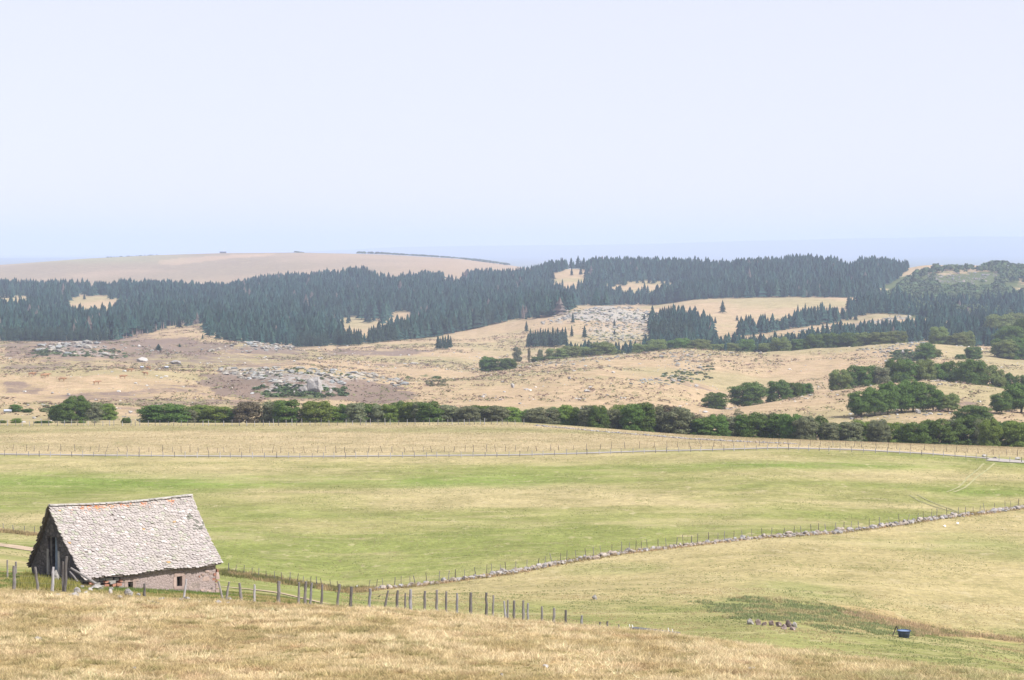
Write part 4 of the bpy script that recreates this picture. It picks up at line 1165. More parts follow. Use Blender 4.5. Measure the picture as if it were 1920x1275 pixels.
TM = {k: [tree_meshes(k, 100 + 13 * i + len(k), k) for i in range(nv)] for k, nv in (('dome', 5), ('tall', 4), ('grove', 3), ('wispy', 3))}
def tree(name, p, h, w, kind, leaf, label, group=None, idx=None, cat='tree', sink=.02, trunk=True):
    me, me2 = TM[kind][(idx if idx is not None else rnd.randrange(99)) % len(TM[kind])]
    root = empty(name, p, rnd.uniform(0, 6.28))
    natural = {'dome': .98, 'tall': .78, 'grove': .9, 'wispy': .8}[kind]
    sx = w / natural
    root.scale = (1, 1, 1)
    for nm, me_ in (('crown', me), ('trunk', me2)):
        if nm == 'trunk' and not trunk: continue
        o = bpy.data.objects.new(nm, me_); C.objects.link(o); o.parent = root
        o.scale = (sx, sx, h * 1.03)
        if nm == 'crown':
            o.material_slots[0].link = 'OBJECT'; o.material_slots[0].material = M[leaf]
    tag(root, label, cat, group)
    return root

# hedgerow: (u centre, width px, top v, kind, leaf)
HEDGE_TOP = [(265,775),(305,753),(345,768),(360,758),(410,757),(440,765),(455,752),(500,752),(530,743),(545,750),(565,765),(590,752),(620,760),(660,757),(700,755),(760,753),(800,750),(830,758),(870,762),(940,758),(980,764),(1040,762),(1110,758),(1150,762),(1190,753),(1215,755),(1240,762),(1260,756),(1290,775),(1340,779),(1400,775),(1470,772),(1520,776),(1560,790),(1620,782),(1640,780),(1690,790),(1750,785),(1800,780),(1840,783),(1880,788),(1920,786),(1980,788)]
specials = {0:('dome','oak')}
hd = []
def hedge_add(u, wpx, leaf, kind, dv=0, D=556): hd.append((u, wpx, leaf, kind, dv, D))
for u, w, lf, kd in [(307,82,'beech','dome'),(352,30,'ash','tall'),(372,44,'oak','dome'),(404,58,'oak','dome'),(438,30,'beech','tall'),(462,46,'brown','tall'),(490,34,'ash','wispy'),(512,40,'ash','tall'),(538,50,'beech','tall'),(562,30,'ash','wispy'),(593,54,'oak','dome'),(622,36,'oak','tall')]: hedge_add(u, w, lf, kd)
u = 648
seq = ['beech', 'ash', 'beech', 'ash', 'oak', 'beech', 'oak', 'ash', 'beech', 'oak']
k = 0
while u < 2110:
    w = rnd.uniform(30, 52)
    lf = seq[k % 10]
    if 825 < u < 885: lf = 'ash'
    if 1180 < u < 1230: lf = 'beech'
    if 1240 < u < 1300: lf = 'ash' if k % 2 else 'brown'
    if 1560 < u < 1680 and k % 2: lf = 'ash'
    if 1300 < u < 1540: lf = 'beech' if k % 3 else 'ash'
    hedge_add(u, w, lf, 'tall' if rnd.random() < .55 else 'dome', 0); k += 1
    u += w * .56
nm = {'beech': 'dark green', 'oak': 'bright green', 'ash': 'grey-green', 'brown': 'brownish'}
hd.sort(key=lambda t_: t_[0]); nh = len(hd)
for i, (u, wpx, lf, kd, dv, D) in enumerate(hd):
    D = D + rnd.uniform(-7, 9) if u < 1000 else 548 + rnd.uniform(-6, 10)
    tv = np.interp(u, [a_[0] for a_ in HEDGE_TOP], [a_[1] for a_ in HEDGE_TOP]) + rnd.uniform(-2.5, 4.5)
    p = PX(u, D); ztop = -(tv - HV) / F * D; h = ztop - p.z
    tree('hedgerow_tree', p, h, wpx * 1.38 * D / F, kd, lf, nm[lf] + ' leafy tree, ' + count_from_ends(i, nh) + ' in the long hedgerow behind the straw field', 'trees of the long hedgerow', i)
# shrubs and trees placed one by one: (u, base v, width px, height px, kind, leaf, dmin, words, category)
T1 = [(118,788,42,33,'dome','beech',600,'dark tree at the left of the clump left of the hedgerow'),(143,787,50,46,'dome','beech',600,'tallest round dark tree of the clump left of the hedgerow'),(168,787,44,34,'tall','ash',600,'grey-green tree in the clump left of the hedgerow'),(194,786,44,32,'dome','oak',600,'bright green tree at the right of the clump left of the hedgerow'),(103,785,26,26,'dome','beech',600,'small dark tree on the outer left side of the clump'),
 (29,771,22,13,'dome','beech',650,'round dark shrub on the moor at far left'),(51,772,22,6,'dome','beech',650,'flat dark shrub right of the round far-left shrub'),
 (5,797,18,9,'dome','oak',530,'green bush touching the left edge behind the straw field'),(30,797,22,13,'tall','oak',530,'pointed green bush second from the left edge'),(80,797,30,8,'dome','beech',530,'dark flat bush behind the crest posts at left'),(105,797,7,10,'wispy','ash',530,'thin pale bush between the low crest bushes'),(128,797,30,7,'dome','ash',530,'pale low bush on the crest under the clump'),(154,797,18,8,'dome','oak',530,'small green bush fourth along the crest'),(180,794,20,10,'wispy','ash',530,'pale feathery bush right of the clump foot'),(237,794,18,11,'dome','beech',530,'round green bush alone between clump and hedgerow'),
 (1341,768,46,33,'dome','beech',870,'small round dark beech, leftmost of three crest clumps'),(1402,761,68,45,'dome','beech',870,'large domed beech in the middle of three crest clumps'),(1460,750,44,38,'dome','beech',880,'left beech of the rightmost crest clump'),(1485,747,40,32,'dome','beech',890,'middle beech of the rightmost crest clump'),(1508,744,38,26,'dome','beech',890,'right lower beech of the rightmost crest clump'),
 (1386,783,24,18,'wispy','ash',600,'pale thin tree peeping over the hedgerow at right'),
 (1575,737,46,45,'dome','fargreen',890,'rounded tree at the left end of the upper right grove'),(1600,734,42,50,'tall','beech',900,'second tree of the upper right grove'),(1625,731,46,48,'dome','beech',905,'third tree of the upper right grove'),(1650,728,44,42,'tall','ash',905,'fourth paler tree of the upper right grove'),(1680,718,50,47,'dome','beech',930,'tall dark tree left of centre in the upper right grove'),(1705,715,44,42,'tall','beech',930,'dark tree at centre of the upper right grove'),(1733,714,52,42,'dome','fargreen',930,'greener domed tree right of centre in the upper right grove'),(1765,716,44,38,'tall','beech',930,'small dark tree right of the greener domed one'),(1790,718,44,42,'dome','beech',930,'dark rounded tree in the right half of the upper grove'),(1820,722,60,50,'dome','beech',920,'large dark domed tree near the right end of the upper grove'),(1850,722,44,40,'tall','fargreen',920,'last tall tree at the right end of the upper grove'),(1872,722,34,30,'tall','fargreen',920,'small pointed tree at the very end of the upper grove'),(1893,722,26,24,'tall','beech',930,'narrow separate tree right of the upper grove'),(1915,724,24,22,'dome','beech',930,'small tree at the right edge above the near trees'),
 (1615,780,52,48,'grove','beech',690,'low leftmost tree of the tall right grove'),(1640,778,50,56,'grove','beech',690,'second tree of the tall right grove'),(1665,776,48,62,'grove','beech',690,'third tree of the tall right grove'),(1690,773,52,62,'grove','beech',690,'fourth tree of the tall right grove'),(1712,771,54,62,'grove','beech',690,'tallest tree at the middle of the tall right grove'),(1730,770,44,54,'grove','ash',690,'greyer tree right of the tallest in the grove'),(1750,770,46,50,'grove','beech',690,'sixth dark tree of the tall right grove'),(1778,771,42,36,'grove','fargreen',690,'short green tree at the right end of the tall grove'),
 (1826,800,72,42,'dome','beech',600,'broad dark tree rising behind the hedgerow at right'),(1878,774,42,38,'grove','beech',660,'spreading tree casting shade left of the right edge tree'),(1915,773,66,58,'grove','beech',660,'big dark spreading tree cut by the right edge'),
 (1735,672,38,30,'dome','beech',1040,'dark bush-like tree alone on the rocky crest'),(1752,668,26,14,'dome','fargreen',1040,'low scrub right of the dark crest tree'),(1825,671,36,22,'dome','beech',1040,'round dark tree on the tan pasture at right'),(1800,672,22,8,'dome','beech',1040,'flat dark bush left of the round pasture tree'),
 (1868,660,26,26,'tall','beech',1040,'small tree left of the right edge wood'),(1885,670,46,34,'dome','fargreen',1040,'front tree of the right edge wood'),(1908,672,44,40,'dome','beech',1040,'dark right-hand tree of the right edge wood'),(1895,655,56,36,'dome','beech',1380,'back tree of the right edge wood'),(1925,660,46,52,'dome','beech',1390,'tall tree of the edge wood cut by the frame'),(1875,632,60,34,'dome','fargreen',1700,'upper rounded tree above the right edge wood'),(1910,625,52,30,'dome','fargreen',1750,'highest rounded tree at the right edge'),
 (915,694,36,26,'dome','beech',1050,'left dark tree of the round copse on the middle slope'),(937,693,36,22,'dome','beech',1050,'middle tree of the round copse on the middle slope'),(955,691,30,20,'dome','beech',1050,'right tree of the round copse on the middle slope'),
 (970,670,16,16,'tall','ash',1480,'small square tree behind the round copse'),(992,666,5,12,'tall','brown',1480,'tiny brownish sapling on the slope'),(1013,666,9,9,'dome','ash',1480,'tiny round tree on the tan slope'),
 (1010,687,30,14,'dome','beech',1370,'first low tree behind the middle crest'),(1045,681,38,22,'dome','fargreen',1370,'pale rounded tree behind the middle crest'),(1070,679,40,24,'dome','fargreen',1370,'second pale rounded tree behind the middle crest'),(1098,676,36,20,'dome','fargreen',1380,'third pale rounded tree behind the middle crest'),(1130,674,40,26,'dome','fargreen',1370,'domed dark green tree behind the middle crest'),(1162,668,18,10,'dome','fargreen',1400,'small bush behind the stony crest'),(1200,667,36,18,'dome','fargreen',1400,'broad tree behind the stony crest'),(1232,664,40,22,'dome','fargreen',1400,'taller broad tree behind the stony crest'),(1275,662,44,22,'dome','beech',1400,'dark dome right behind the stony crest'),(1310,661,40,20,'dome','fargreen',1400,'lighter dome behind the crest right of centre'),
 (1345,662,34,14,'dome','fargreen',1400,'low tree in the line behind the right crest'),(1375,662,32,15,'dome','fargreen',1400,'second low tree in the line behind the right crest'),(1400,661,34,20,'dome','beech',1400,'third darker tree in the line behind the right crest'),(1435,661,30,14,'dome','fargreen',1400,'small fourth tree behind the right crest'),(1463,665,36,26,'dome','fargreen',1380,'rounded light green tree dipping behind the crest'),(1500,660,36,20,'dome','beech',1390,'dark rounded tree, left of the row of five'),(1530,659,38,26,'dome','beech',1390,'rounded dark tree second in the row of five'),(1560,657,38,26,'dome','beech',1390,'middle tree in the row of five'),(1590,654,34,24,'dome','beech',1390,'fourth tree in the row of five'),(1618,651,32,22,'dome','fargreen',1390,'last tree in the row of five'),(1648,647,36,20,'dome','fargreen',1390,'pale tree left of the rocky summit'),(1680,643,36,18,'dome','fargreen',1390,'pale low tree touching the rocky summit'),
 (1760,640,36,22,'dome','fargreen',1390,'light tree right of the rocky summit'),(1795,647,34,18,'dome','fargreen',1390,'left of two round light trees at right'),(1813,646,30,20,'dome','fargreen',1390,'right of two round light trees at right')]
MINH = 0
for i, (u, v, w, h, kd, lf, dmin, lab) in enumerate(T1):
    p = G(u, v + 1.5, dmin=dmin) if kd == 'grove' or dmin < 860 or dmin in (1000, 1040, 1050) else PX(u, dmin * 1.015 + rnd.uniform(0, 8))
    if dmin >= 1370: h *= 1.3; w *= 1.1
    k = p.y / F; ztop = -(v - h - HV) * k
    hh = max(ztop - p.z, h * k * .6)
    small = h < 16
    tree('shrub' if ('bush' in lab or 'scrub' in lab or 'shrub' in lab) else 'broadleaf_tree', p, hh, w * k * 1.12, kd, lf, lab, 'trees and bushes standing on the open land', i, cat='shrub' if ('bush' in lab or 'scrub' in lab or 'shrub' in lab) else 'tree')

# ---- spruces
def spruce_template(layers, pts, seed, trunk=True, lift=0, tr=.013):
    r = np.random.RandomState(seed); V = []; Fc = []
    for i in range(layers):
        f = i / layers
        zb_ = .06 + lift + (.86 - lift) * f ** .95; zt_ = min(1.0, zb_ + 1.9 / layers * .62 + .05)
        rad = (.235 * (1 - f) ** .85 + .012) * r.uniform(.85, 1.12)
        ap = len(V); V.append((0, 0, zt_))
        a0 = r.uniform(0, 6.28)
        for k in range(pts * 2):
            a_ = a0 + math.pi * k / pts; rr_ = rad * (r.uniform(.82, 1.12) if k % 2 == 0 else r.uniform(.45, .65))
            V.append((math.cos(a_) * rr_, math.sin(a_) * rr_, zb_ + (r.uniform(-.02, .01) if k % 2 == 0 else .02)))
        for k in range(pts * 2): Fc.append((ap, ap + 1 + k, ap + 1 + (k + 1) % (pts * 2)))
    nt_ = 0
    if trunk:
        b0 = len(V)
        for k in range(4): V.append((math.cos(k * 1.57) * tr, math.sin(k * 1.57) * tr, -.04))
        V.append((0, 0, .62)); 
        for k in range(4): Fc.append((b0 + k, b0 + (k + 1) % 4, b0 + 4))
        nt_ = 4
    return np.array(V), np.array(Fc), nt_
SP_HI = [spruce_template(11, 9, 200 + i) for i in range(6)]
SP_LO = [spruce_template(rnd.choice([5, 6, 7]), rnd.choice([4, 5, 6]), 230 + i) for i in range(14)]
SP_BARE = [spruce_template(5, 5, 260 + i, True, .36, .028) for i in range(5)]
SPM = []
for V, Fc, nt_ in SP_HI:
    me = bpy.data.meshes.new('spruce'); me.from_pydata([tuple(v) for v in V], [], [tuple(f) for f in Fc]); me.materials.append(M['spruce']); me.materials.append(M['bark'])
    for k in range(len(Fc) - nt_, len(Fc)): me.polygons[k].material_index = 1
    me.update(); SPM.append(me)
def spruce(p, h, wf, label, group):
    o = bpy.data.objects.new('spruce_tree', rnd.choice(SPM)); C.objects.link(o)
    o.location = p; o.scale = (h * wf, h * wf, h); o.rotation_euler = (0, 0, rnd.uniform(0, 6.28))
    tag(o, label, 'tree', group); return o
LONE = [(1355,587,18,24,2000,'lone dark spruce standing in the wide upper clearing'),(1074,606,10,20,1500,'dark spruce on the round hill below the rocky cap'),(1072,632,10,22,1450,'slim spruce left of the blocks on the round hill flank'),(1096,634,14,24,1450,'bushy spruce right of the slim one on the flank'),(1152,612,7,14,1450,'small spruce among the blocks'),(1152,628,7,10,1450,'tiny spruce below the small one among the blocks'),(987,622,12,20,1450,'small spruce left above the dense stand'),(1208,600,8,12,1700,'small spruce right of the rocky cap'),
 (1072,517,9,16,2600,'left one of two spruces in the high clearing'),(1089,516,10,17,2600,'right one of two spruces in the high clearing'),(158,562,8,13,2000,'lone spruce in the left forest clearing'),(380,636,6,10,1600,'small spruce at the mouth of the forest clearing'),(1341,607,9,13,1800,'small spruce left of the clearing rocks'),(1382,602,9,11,1800,'small spruce right of the clearing rocks'),(1604,601,12,14,1800,'bushy pine alone in the rocky clearing'),
 (297,657,18,12,1200,'dark bushy tree among rocks left of the clearing'),(337,651,7,7,1200,'small dark bush right of the bushy tree'),(1166,668,7,13,1380,'narrow spruce over the broadleaf row'),(975,487,0,0,0,''),(1496,601,12,30,1800,'left of two tall spruces on the clearing edge'),(1510,601,15,32,1800,'right of two tall spruces on the clearing edge'),(1208,592,0,0,0,'')]
for u, v, w, h, dmin, lab in LONE:
    if not w: continue
    p = G(u, v, dmin=dmin); k = p.y / F
    spruce(p, h * k * 1.05, max(.8, w / h / .47 * .9), lab, 'lone spruces')
def stand(u0, u1, v0, v1, hpx, n_, dmin, lab, group, rows=3):
    L_ = []
    for i in range(n_):
        u = u0 + (u1 - u0) * (i + .5) / n_ + rnd.uniform(-.5, .5); r_ = i % rows
        v = v0 + (v1 - v0) * (u - u0) / (u1 - u0) - r_ * 1.5
        L_.append((u, v, hpx * rnd.uniform(.82, 1.12)))
    L_.sort()
    for i, (u, v, h) in enumerate(L_):
        p = G(u, v, dmin=dmin); k = p.y / F
        spruce(p, h * k, rnd.uniform(.95, 1.25), 'dark spruce, ' + count_from_ends(i, n_) + ' ' + lab, group)
stand(988, 1062, 652, 649, 34, 16, 1400, 'in the dense stand left of the round hill', 'spruces of the dense stand')
stand(819, 847, 655, 655, 26, 6, 1400, 'in the square clump on the open slope', 'spruces of the square clump')
stand(556, 616, 652, 650, 28, 14, 1500, 'in the first block jutting from the forest', 'spruces of the first block', 2)
stand(627, 679, 649, 648, 36, 12, 1500, 'in the second block jutting from the forest', 'spruces of the second block', 2)
stand(690, 830, 645, 628, 36, 34, 1600, 'along the third block of the forest edge', 'spruces of the third block', 2)
stand(832, 930, 627, 607, 34, 22, 1700, 'along the rising forest edge at centre', 'spruces of the rising edge', 2)
stand(1220, 1300, 645, 640, 44, 20, 1500, 'in the tall stand right of the round hill', 'spruces of the tall stand', 3)
stand(1068, 1170, 672, 668, 26, 16, 1440, 'in the loose row behind the middle crest', 'spruces of the loose row', 2)
stand(1236, 1284, 603, 602, 28, 12, 1900, 'in the small stand right of the rocky cap', 'spruces by the rocky cap', 2)
stand(4, 205, 641, 640, 30, 42, 1550, 'on the straight left front of the forest', 'spruces of the left forest front', 2)

# forest masses
FP_ = [ # polygons of ground rows covered by spruce, with distance range
 ([(-150,640),(210,640),(300,624),(386,606),(384,636),(550,650),(690,645),(830,630),(930,607),(1050,592),(1080,574),(1235,572),(1300,562),(1430,558),(1600,558),(1690,560),(1625,552),(1690,520),(1712,492),(1500,480),(1100,480),(640,500),(640,515),(425,530),(-150,530)], 1600, 3330),
 ([(1060,668),(1200,660),(1400,650),(1450,645),(1560,638),(1640,628),(1700,620),(1800,612),(1920,605),(2060,600),(2060,652),(1800,652),(1740,641),(1600,656),(1400,665),(1060,680)], 1400, 2150),
 ([(1222,648),(1218,606),(1290,598),(1335,622),(1345,640),(1300,648)], 1500, 2300),
 ([(1385,624),(1470,613),(1500,606),(1590,592),(1600,600),(1520,612),(1420,628),(1385,632)], 1700, 2350),
 ([(1590,578),(1640,568),(1760,575),(2060,575),(2060,604),(1900,604),(1760,602),(1720,592),(1650,588),(1590,596)], 1900, 2700),
]
CLEAR = [(175,574,66,25),(18,572,56,18),(735,527,44,7),(682,622,62,26),(754,602,24,24),(610,646,8,14),(1072,524,38,26),(1205,545,72,15),(1592,503,18,6),(860,530,32,6),(345,640,62,26),(640,527,12,6)]
def forest_pts(n_try, seed, d0, d1, polys):
    r = np.random.RandomState(seed)
    D = np.sqrt(r.uniform(d0 ** 2, d1 ** 2, n_try)); u = r.uniform(-150, 2070, n_try)
    x = (u - 960) / F * D; z = H(x, D); v = HV - F * z / D
    w = (fbm(x / 30, D / 30, 91, 2) - .5) * 12; w2 = (fbm(x / 30, D / 30, 92, 2) - .5) * 5
    k = np.zeros(n_try, bool)
    for pl, a_, b_ in polys: k |= inpoly(u + w * .5, v + w2 * .4, pl) & (D > a_) & (D < b_)
    for cu, cv_, ru, rv in CLEAR:
        q = ((u + w * 1.6 - cu) / ru) ** 2 + ((v + w2 * 1.5 - cv_) / rv) ** 2
        k &= ~((q < .55) | ((q < 1.25) & (r.uniform(size=n_try) < .93)))
    return x[k], D[k], z[k], u[k], v[k]
def thin(x, y, cell):
    key = np.round(x / cell).astype(np.int64) * 1000003 + np.round(y / cell).astype(np.int64)
    _, idx = np.unique(key, return_index=True); return idx
fx, fy, fz, fu, fv = forest_pts(150000, 1, 1420, 3330, FP_)
idx = thin(fx, fy, 7.2); fx, fy, fz, fu, fv = (a_[idx] for a_ in (fx, fy, fz, fu, fv))
def merge_trees(xs, ys, zs, hs, wf, lib, seed, colf):
    r = np.random.RandomState(seed); Vs = []; Fs = []; Cs = []; off = 0
    ang = r.uniform(0, 6.28, len(xs)); pick = r.randint(len(lib), size=len(xs))
    for t_ in range(len(lib)):
        k = np.where(pick == t_)[0]
        if not len(k): continue
        V, Fc = lib[t_][0], lib[t_][1]; nt_ = lib[t_][2] if len(lib[t_]) > 2 else 0
        c, s = np.cos(ang[k]), np.sin(ang[k]); w = (hs * wf)[k]
        X = (V[None, :, 0] * c[:, None] - V[None, :, 1] * s[:, None]) * w[:, None] + xs[k][:, None]
        Y = (V[None, :, 0] * s[:, None] + V[None, :, 1] * c[:, None]) * w[:, None] + ys[k][:, None]
        Zz = V[None, :, 2] * hs[k][:, None] + zs[k][:, None]
        P = np.stack([X, Y, Zz], -1); m_ = len(V)
        Vs.append(P.reshape(-1, 3)); Fs.append((Fc[None] + (np.arange(len(k)) * m_)[:, None, None] + off).reshape(-1, 3)); off += m_ * len(k)
        cc = np.repeat(colf(r, len(k))[:, None, :], m_, 1)
        if nt_: cc[:, -5:, :] = np.array([.26, .21, .19])
        Cs.append(cc.reshape(-1, 3))
    return np.concatenate(Vs), np.concatenate(Fs), np.concatenate(Cs)
def spcol(r, n_):
    k = r.uniform(.55, 1.6, (n_, 1)); c = np.array([[.019, .045, .036]]) * k * (1 + r.uniform(-.2, .25, (n_, 1)) * np.array([[1, .4, 0]]))
    br = r.uniform(size=n_) < .012; c[br] = np.array([.12, .10, .09]); 
    return c
rr = np.random.RandomState(3)
hs = np.interp(fy, [1450, 1650, 1750, 2400, 3250], [8.5, 10.5, 12.5, 14.0, 13.2]) * (1 + .45 * (fbm(fx / 150, fy / 400, 97, 3) - .5) * 2 * sm(fy, 2500, 2900)) * (1 - .3 * sm(fu, 1640, 1710) * sm(fy, 2500, 2900)) * (.72 + .55 * sm(fbm(fx / 45, fy / 45, 95, 3), .3, .7)) * rr.uniform(.7, 1.25, len(fx)) * np.where((fu > 1060) & (fy < 2350), .85, 1); wf = rr.uniform(1.05, 1.8, len(fx))
bare = (fu < 388) & (fu > -60) & (fy < np.interp(fu, [0, 210, 300, 388], [1760, 1760, 1900, 2150])) & (rr.uniform(size=len(fx)) < .7)
V, Fc, Cc = merge_trees(fx[~bare], fy[~bare], fz[~bare], hs[~bare], wf[~bare], SP_LO, 4, spcol)
V2, F2, C2 = merge_trees(fx[bare], fy[bare], fz[bare], hs[bare] * 1.05, wf[bare] * .8, SP_BARE, 5, spcol)
V = np.concatenate([V, V2]); Fc = np.concatenate([Fc, F2 + len(V) - len(V2)]); Cc = np.concatenate([Cc, C2])
o = mesh_np('spruce_forest', V, Fc, 3, M['forest'], cols=Cc)
tag(o, 'dense dark spruce forest covering the far hills as one mass', 'forest', kind='stuff')
print('spruces', len(fx))
# bare-stemmed spruces on the forest mouth facing the clearing
# broadleaf wood on the right hill, far tree lines
def blob_template(seed, n_=70):
    r = np.random.RandomState(seed); P = []
    d = r.normal(size=(n_, 3)); d /= np.linalg.norm(d, axis=1)[:, None]; d[:, 2] = np.abs(d[:, 2]) * .95 - .12
    rad = r.uniform(.8, 1.08, n_)[:, None]
    P = d * rad * np.array([.5, .5, .62]) + np.array([0, 0, .32])
    V, Fq = leaf_quads(P, d, .17, r)
    Ft = np.concatenate([Fq[:, [0, 1, 2]], Fq[:, [0, 2, 3]]])
    return V, Ft
BL = [blob_template(60 + i) for i in range(6)]
def blcol(r, n_):
    k = r.uniform(.7, 1.35, (n_, 1)); return np.array([[.075, .11, .05]]) * k * (1 + (r.uniform(size=(n_, 1)) - .5) * np.array([[.3, 0, 0]]))
WP = [([(1640,585),(1700,530),(1735,508),(1760,505),(1880,505),(1960,505),(2080,520),(2080,600),(1900,600),(1760,600)], 2150, 3300)]
r_ = np.random.RandomState(9)
save = CLEAR; CLEAR = [(1805,525,76,16),(1905,538,28,11)]
bx, by, bz, bu, bv = forest_pts(60000, 21, 2150, 3300, WP)
CLEAR = save
idx = thin(bx, by, 8.0); bx, by, bz = bx[idx], by[idx], bz[idx]
hs = r_.uniform(4, 10, len(bx)); V, Fc, Cc = merge_trees(bx, by, bz, hs, r_.uniform(.9, 1.4, len(bx)), BL, 6, blcol)
o = mesh_np('broadleaf_wood', V, Fc, 3, M['forest'], cols=Cc); tag(o, 'light green broadleaf wood and scrub on the flank of the right hill', 'wood', kind='stuff')
# crest wood at right (1845-1905, 486-505)
xs = []; 
def lineset(pts, n_, D0, D1, h0, h1, seed, name, label, cat):
    r = np.random.RandomState(seed); u = r.uniform(pts[0][0], pts[-1][0], n_); D = r.uniform(D0, D1, n_)
    x = (u - 960) / F * D; z = H(x, D); top = np.interp(u, [a_[0] for a_ in pts], [a_[1] for a_ in pts])
    hs = np.clip(-(top - HV) / F * D - z, h0 * .5, h1) * r.uniform(.8, 1.05, n_)
    V, Fc, Cc = merge_trees(x, D, z, hs, r.uniform(1.0, 1.5, n_), BL, seed, blcol)
    o = mesh_np(name, V, Fc, 3, M['forest'], cols=Cc * .8); tag(o, label, cat, kind='stuff')
lineset([(1843,494),(1860,487),(1885,487),(1905,494),(1925,500)], 70, 3180, 3290, 3, 12, 31, 'broadleaf_wood', 'rounded dark copse on the skyline at far right', 'wood')
lineset([(670,470.5),(720,472),(760,475),(800,477),(850,481),(900,485),(955,493)], 260, 5850, 6050, 6, 12, 32, 'distant_wood', 'thin dark line of trees on the far bare hill crest', 'wood')
lineset([(552,470),(566,471),(570,473)], 16, 5900, 5980, 4, 8, 33, 'distant_wood', 'tiny dark copse alone on top of the far bare hill', 'wood')
lineset([(200,479),(300,476.5)], 26, 5900, 5990, 1, 3, 34, 'distant_wood', 'faint low bushes along the left crest of the far bare hill', 'wood')

# hut and mast on the far hill
p = PX(418, 5950); 
bm = bmesh.new(); add_box(bm, (0, 0, 1.8), 8, 4, 1.8); add_box(bm, (0, 0, 3.9), 9, 4.6, .25)
bm.faces.ensure_lookup_table()
hut = empty('hut', p); tag(hut, 'tiny dark hut on top of the far bare hill', 'hut'); bm_obj('body', bm, M['steel'], hut)
bm = bmesh.new(); add_tube(bm, [(4, 0, 4), (4, 0, 14)], [.5, .25], 6); bm_obj('mast', bm, M['white'], hut)

# ------------------------------------------------------------------ small things on the moor
def shed(u, v, w, h, lab, material, dmin, name='shed'):
    p = G(u, v, dmin=dmin); k = p.y / F; root = empty(name, p, .3); tag(root, lab, 'shed')
    W_, H_ = w * k / 2, h * k
    bm = bmesh.new(); add_box(bm, (0, 0, H_ * .35), W_ * .94, 1.3, H_ * .45); bm_obj('body', bm, M[material], root)
    bm = bmesh.new()
    vs = [(-W_, -1.6, H_ * .78), (W_, -1.6, H_ * .78), (W_, 0, H_ * 1.1), (-W_, 0, H_ * 1.1), (-W_, 1.6, H_ * .78), (W_, 1.6, H_ * .78)]
    vv = [bm.verts.new(x) for x in vs] + [bm.verts.new((x[0], x[1], x[2] - .12)) for x in vs]
    for f in ((0, 1, 2, 3), (3, 2, 5, 4), (6, 9, 8, 7), (9, 10, 11, 8), (0, 6, 7, 1), (4, 5, 11, 10), (0, 3, 9, 6), (3, 4, 10, 9), (1, 7, 8, 2), (2, 8, 11, 5)): bm.faces.new([vv[i] for i in f])
    bm_obj('roof', bm, M['sheet'], root)
M['sheet'] = plain_mat('grey_sheet', (.38, .41, .48), 2, .15, .6)
shed(266, 691, 6, 4, 'left one of two dark blue cattle feeders on the pasture crest', 'blue', 930)
shed(312, 691, 7, 4, 'right one of two dark blue cattle feeders on the pasture crest', 'blue', 930)
shed(14, 773, 14, 5, 'small grey roofed shelter at the far left edge of the moor', 'sheet', 620)
M['cow'] = plain_mat('fawn_hide', (.32, .19, .11), 2, .25, .8)
def cow(u, v, lab, rz, s=1.0):
    p = G(u, v, dmin=800, dmax=1050)
    me = bpy.data.meshes.new('cow'); 
    J = [(0, 0, 1.0, .38, .36), (.75, 0, 1.08, .34, .33), (-.75, 0, 1.08, .34, .34), (1.2, 0, 1.2, .2, .24), (1.55, 0, 1.15, .13, .16), (1.85, 0, .95, .09, .1),
         (.7, .2, .6, .12, .12), (.68, .2, .3, .07, .07), (.72, .2, 0, .07, .07), (.7, -.2, .6, .12, .12), (.66, -.2, .3, .07, .07), (.7, -.2, 0, .07, .07),
         (-.8, .2, .65, .15, .15), (-.92, .2, .36, .07, .07), (-.85, .2, 0, .07, .07), (-.8, -.2, .65, .15, .15), (-.9, -.2, .36, .07, .07), (-.82, -.2, 0, .07, .07),
         (-1.15, 0, 1.15, .06, .06), (-1.22, 0, .5, .04, .04), (1.5, .2, 1.28, .05, .03), (1.5, -.2, 1.28, .05, .03)]
    E = [(0, 1), (0, 2), (1, 3), (3, 4), (4, 5), (1, 6), (6, 7), (7, 8), (1, 9), (9, 10), (10, 11), (2, 12), (12, 13), (13, 14), (2, 15), (15, 16), (16, 17), (2, 18), (18, 19), (4, 20), (4, 21)]
    me.from_pydata([j[:3] for j in J], E, [])
    o = bpy.data.objects.new('cow', me); C.objects.link(o); me.materials.append(M['cow'])
    sk = o.modifiers.new('s', 'SKIN'); sd = o.modifiers.new('d', 'SUBSURF'); sd.levels = sd.render_levels = 1
    for i, j in enumerate(J):
        me.skin_vertices[0].data[i].radius = (j[3], j[4])
    me.skin_vertices[0].data[0].use_root = True
    o.location = p; o.rotation_euler = (0, 0, rz); o.scale = (s * 1.15,) * 3
    tag(o, lab, 'cow', 'cows grazing on the far pasture')
for i, (u, v, w) in enumerate([(59,704,'far left'),(82,707,'second, standing broadside'),(87,706,'third, just behind the second'),(116,714,'pale one lower down'),(181,720,'fourth along, lower on the slope'),(230,709,'faint one in the middle of the pasture'),(243,697,'darker one close to the crest'),(273,703,'pale orange one below the feeders'),(278,690,'one beside the left feeder')]):
    cow(u, v + 1, 'fawn cow on the far left pasture, ' + w, rnd.choice([0, 3.1, .5, 2.6]))
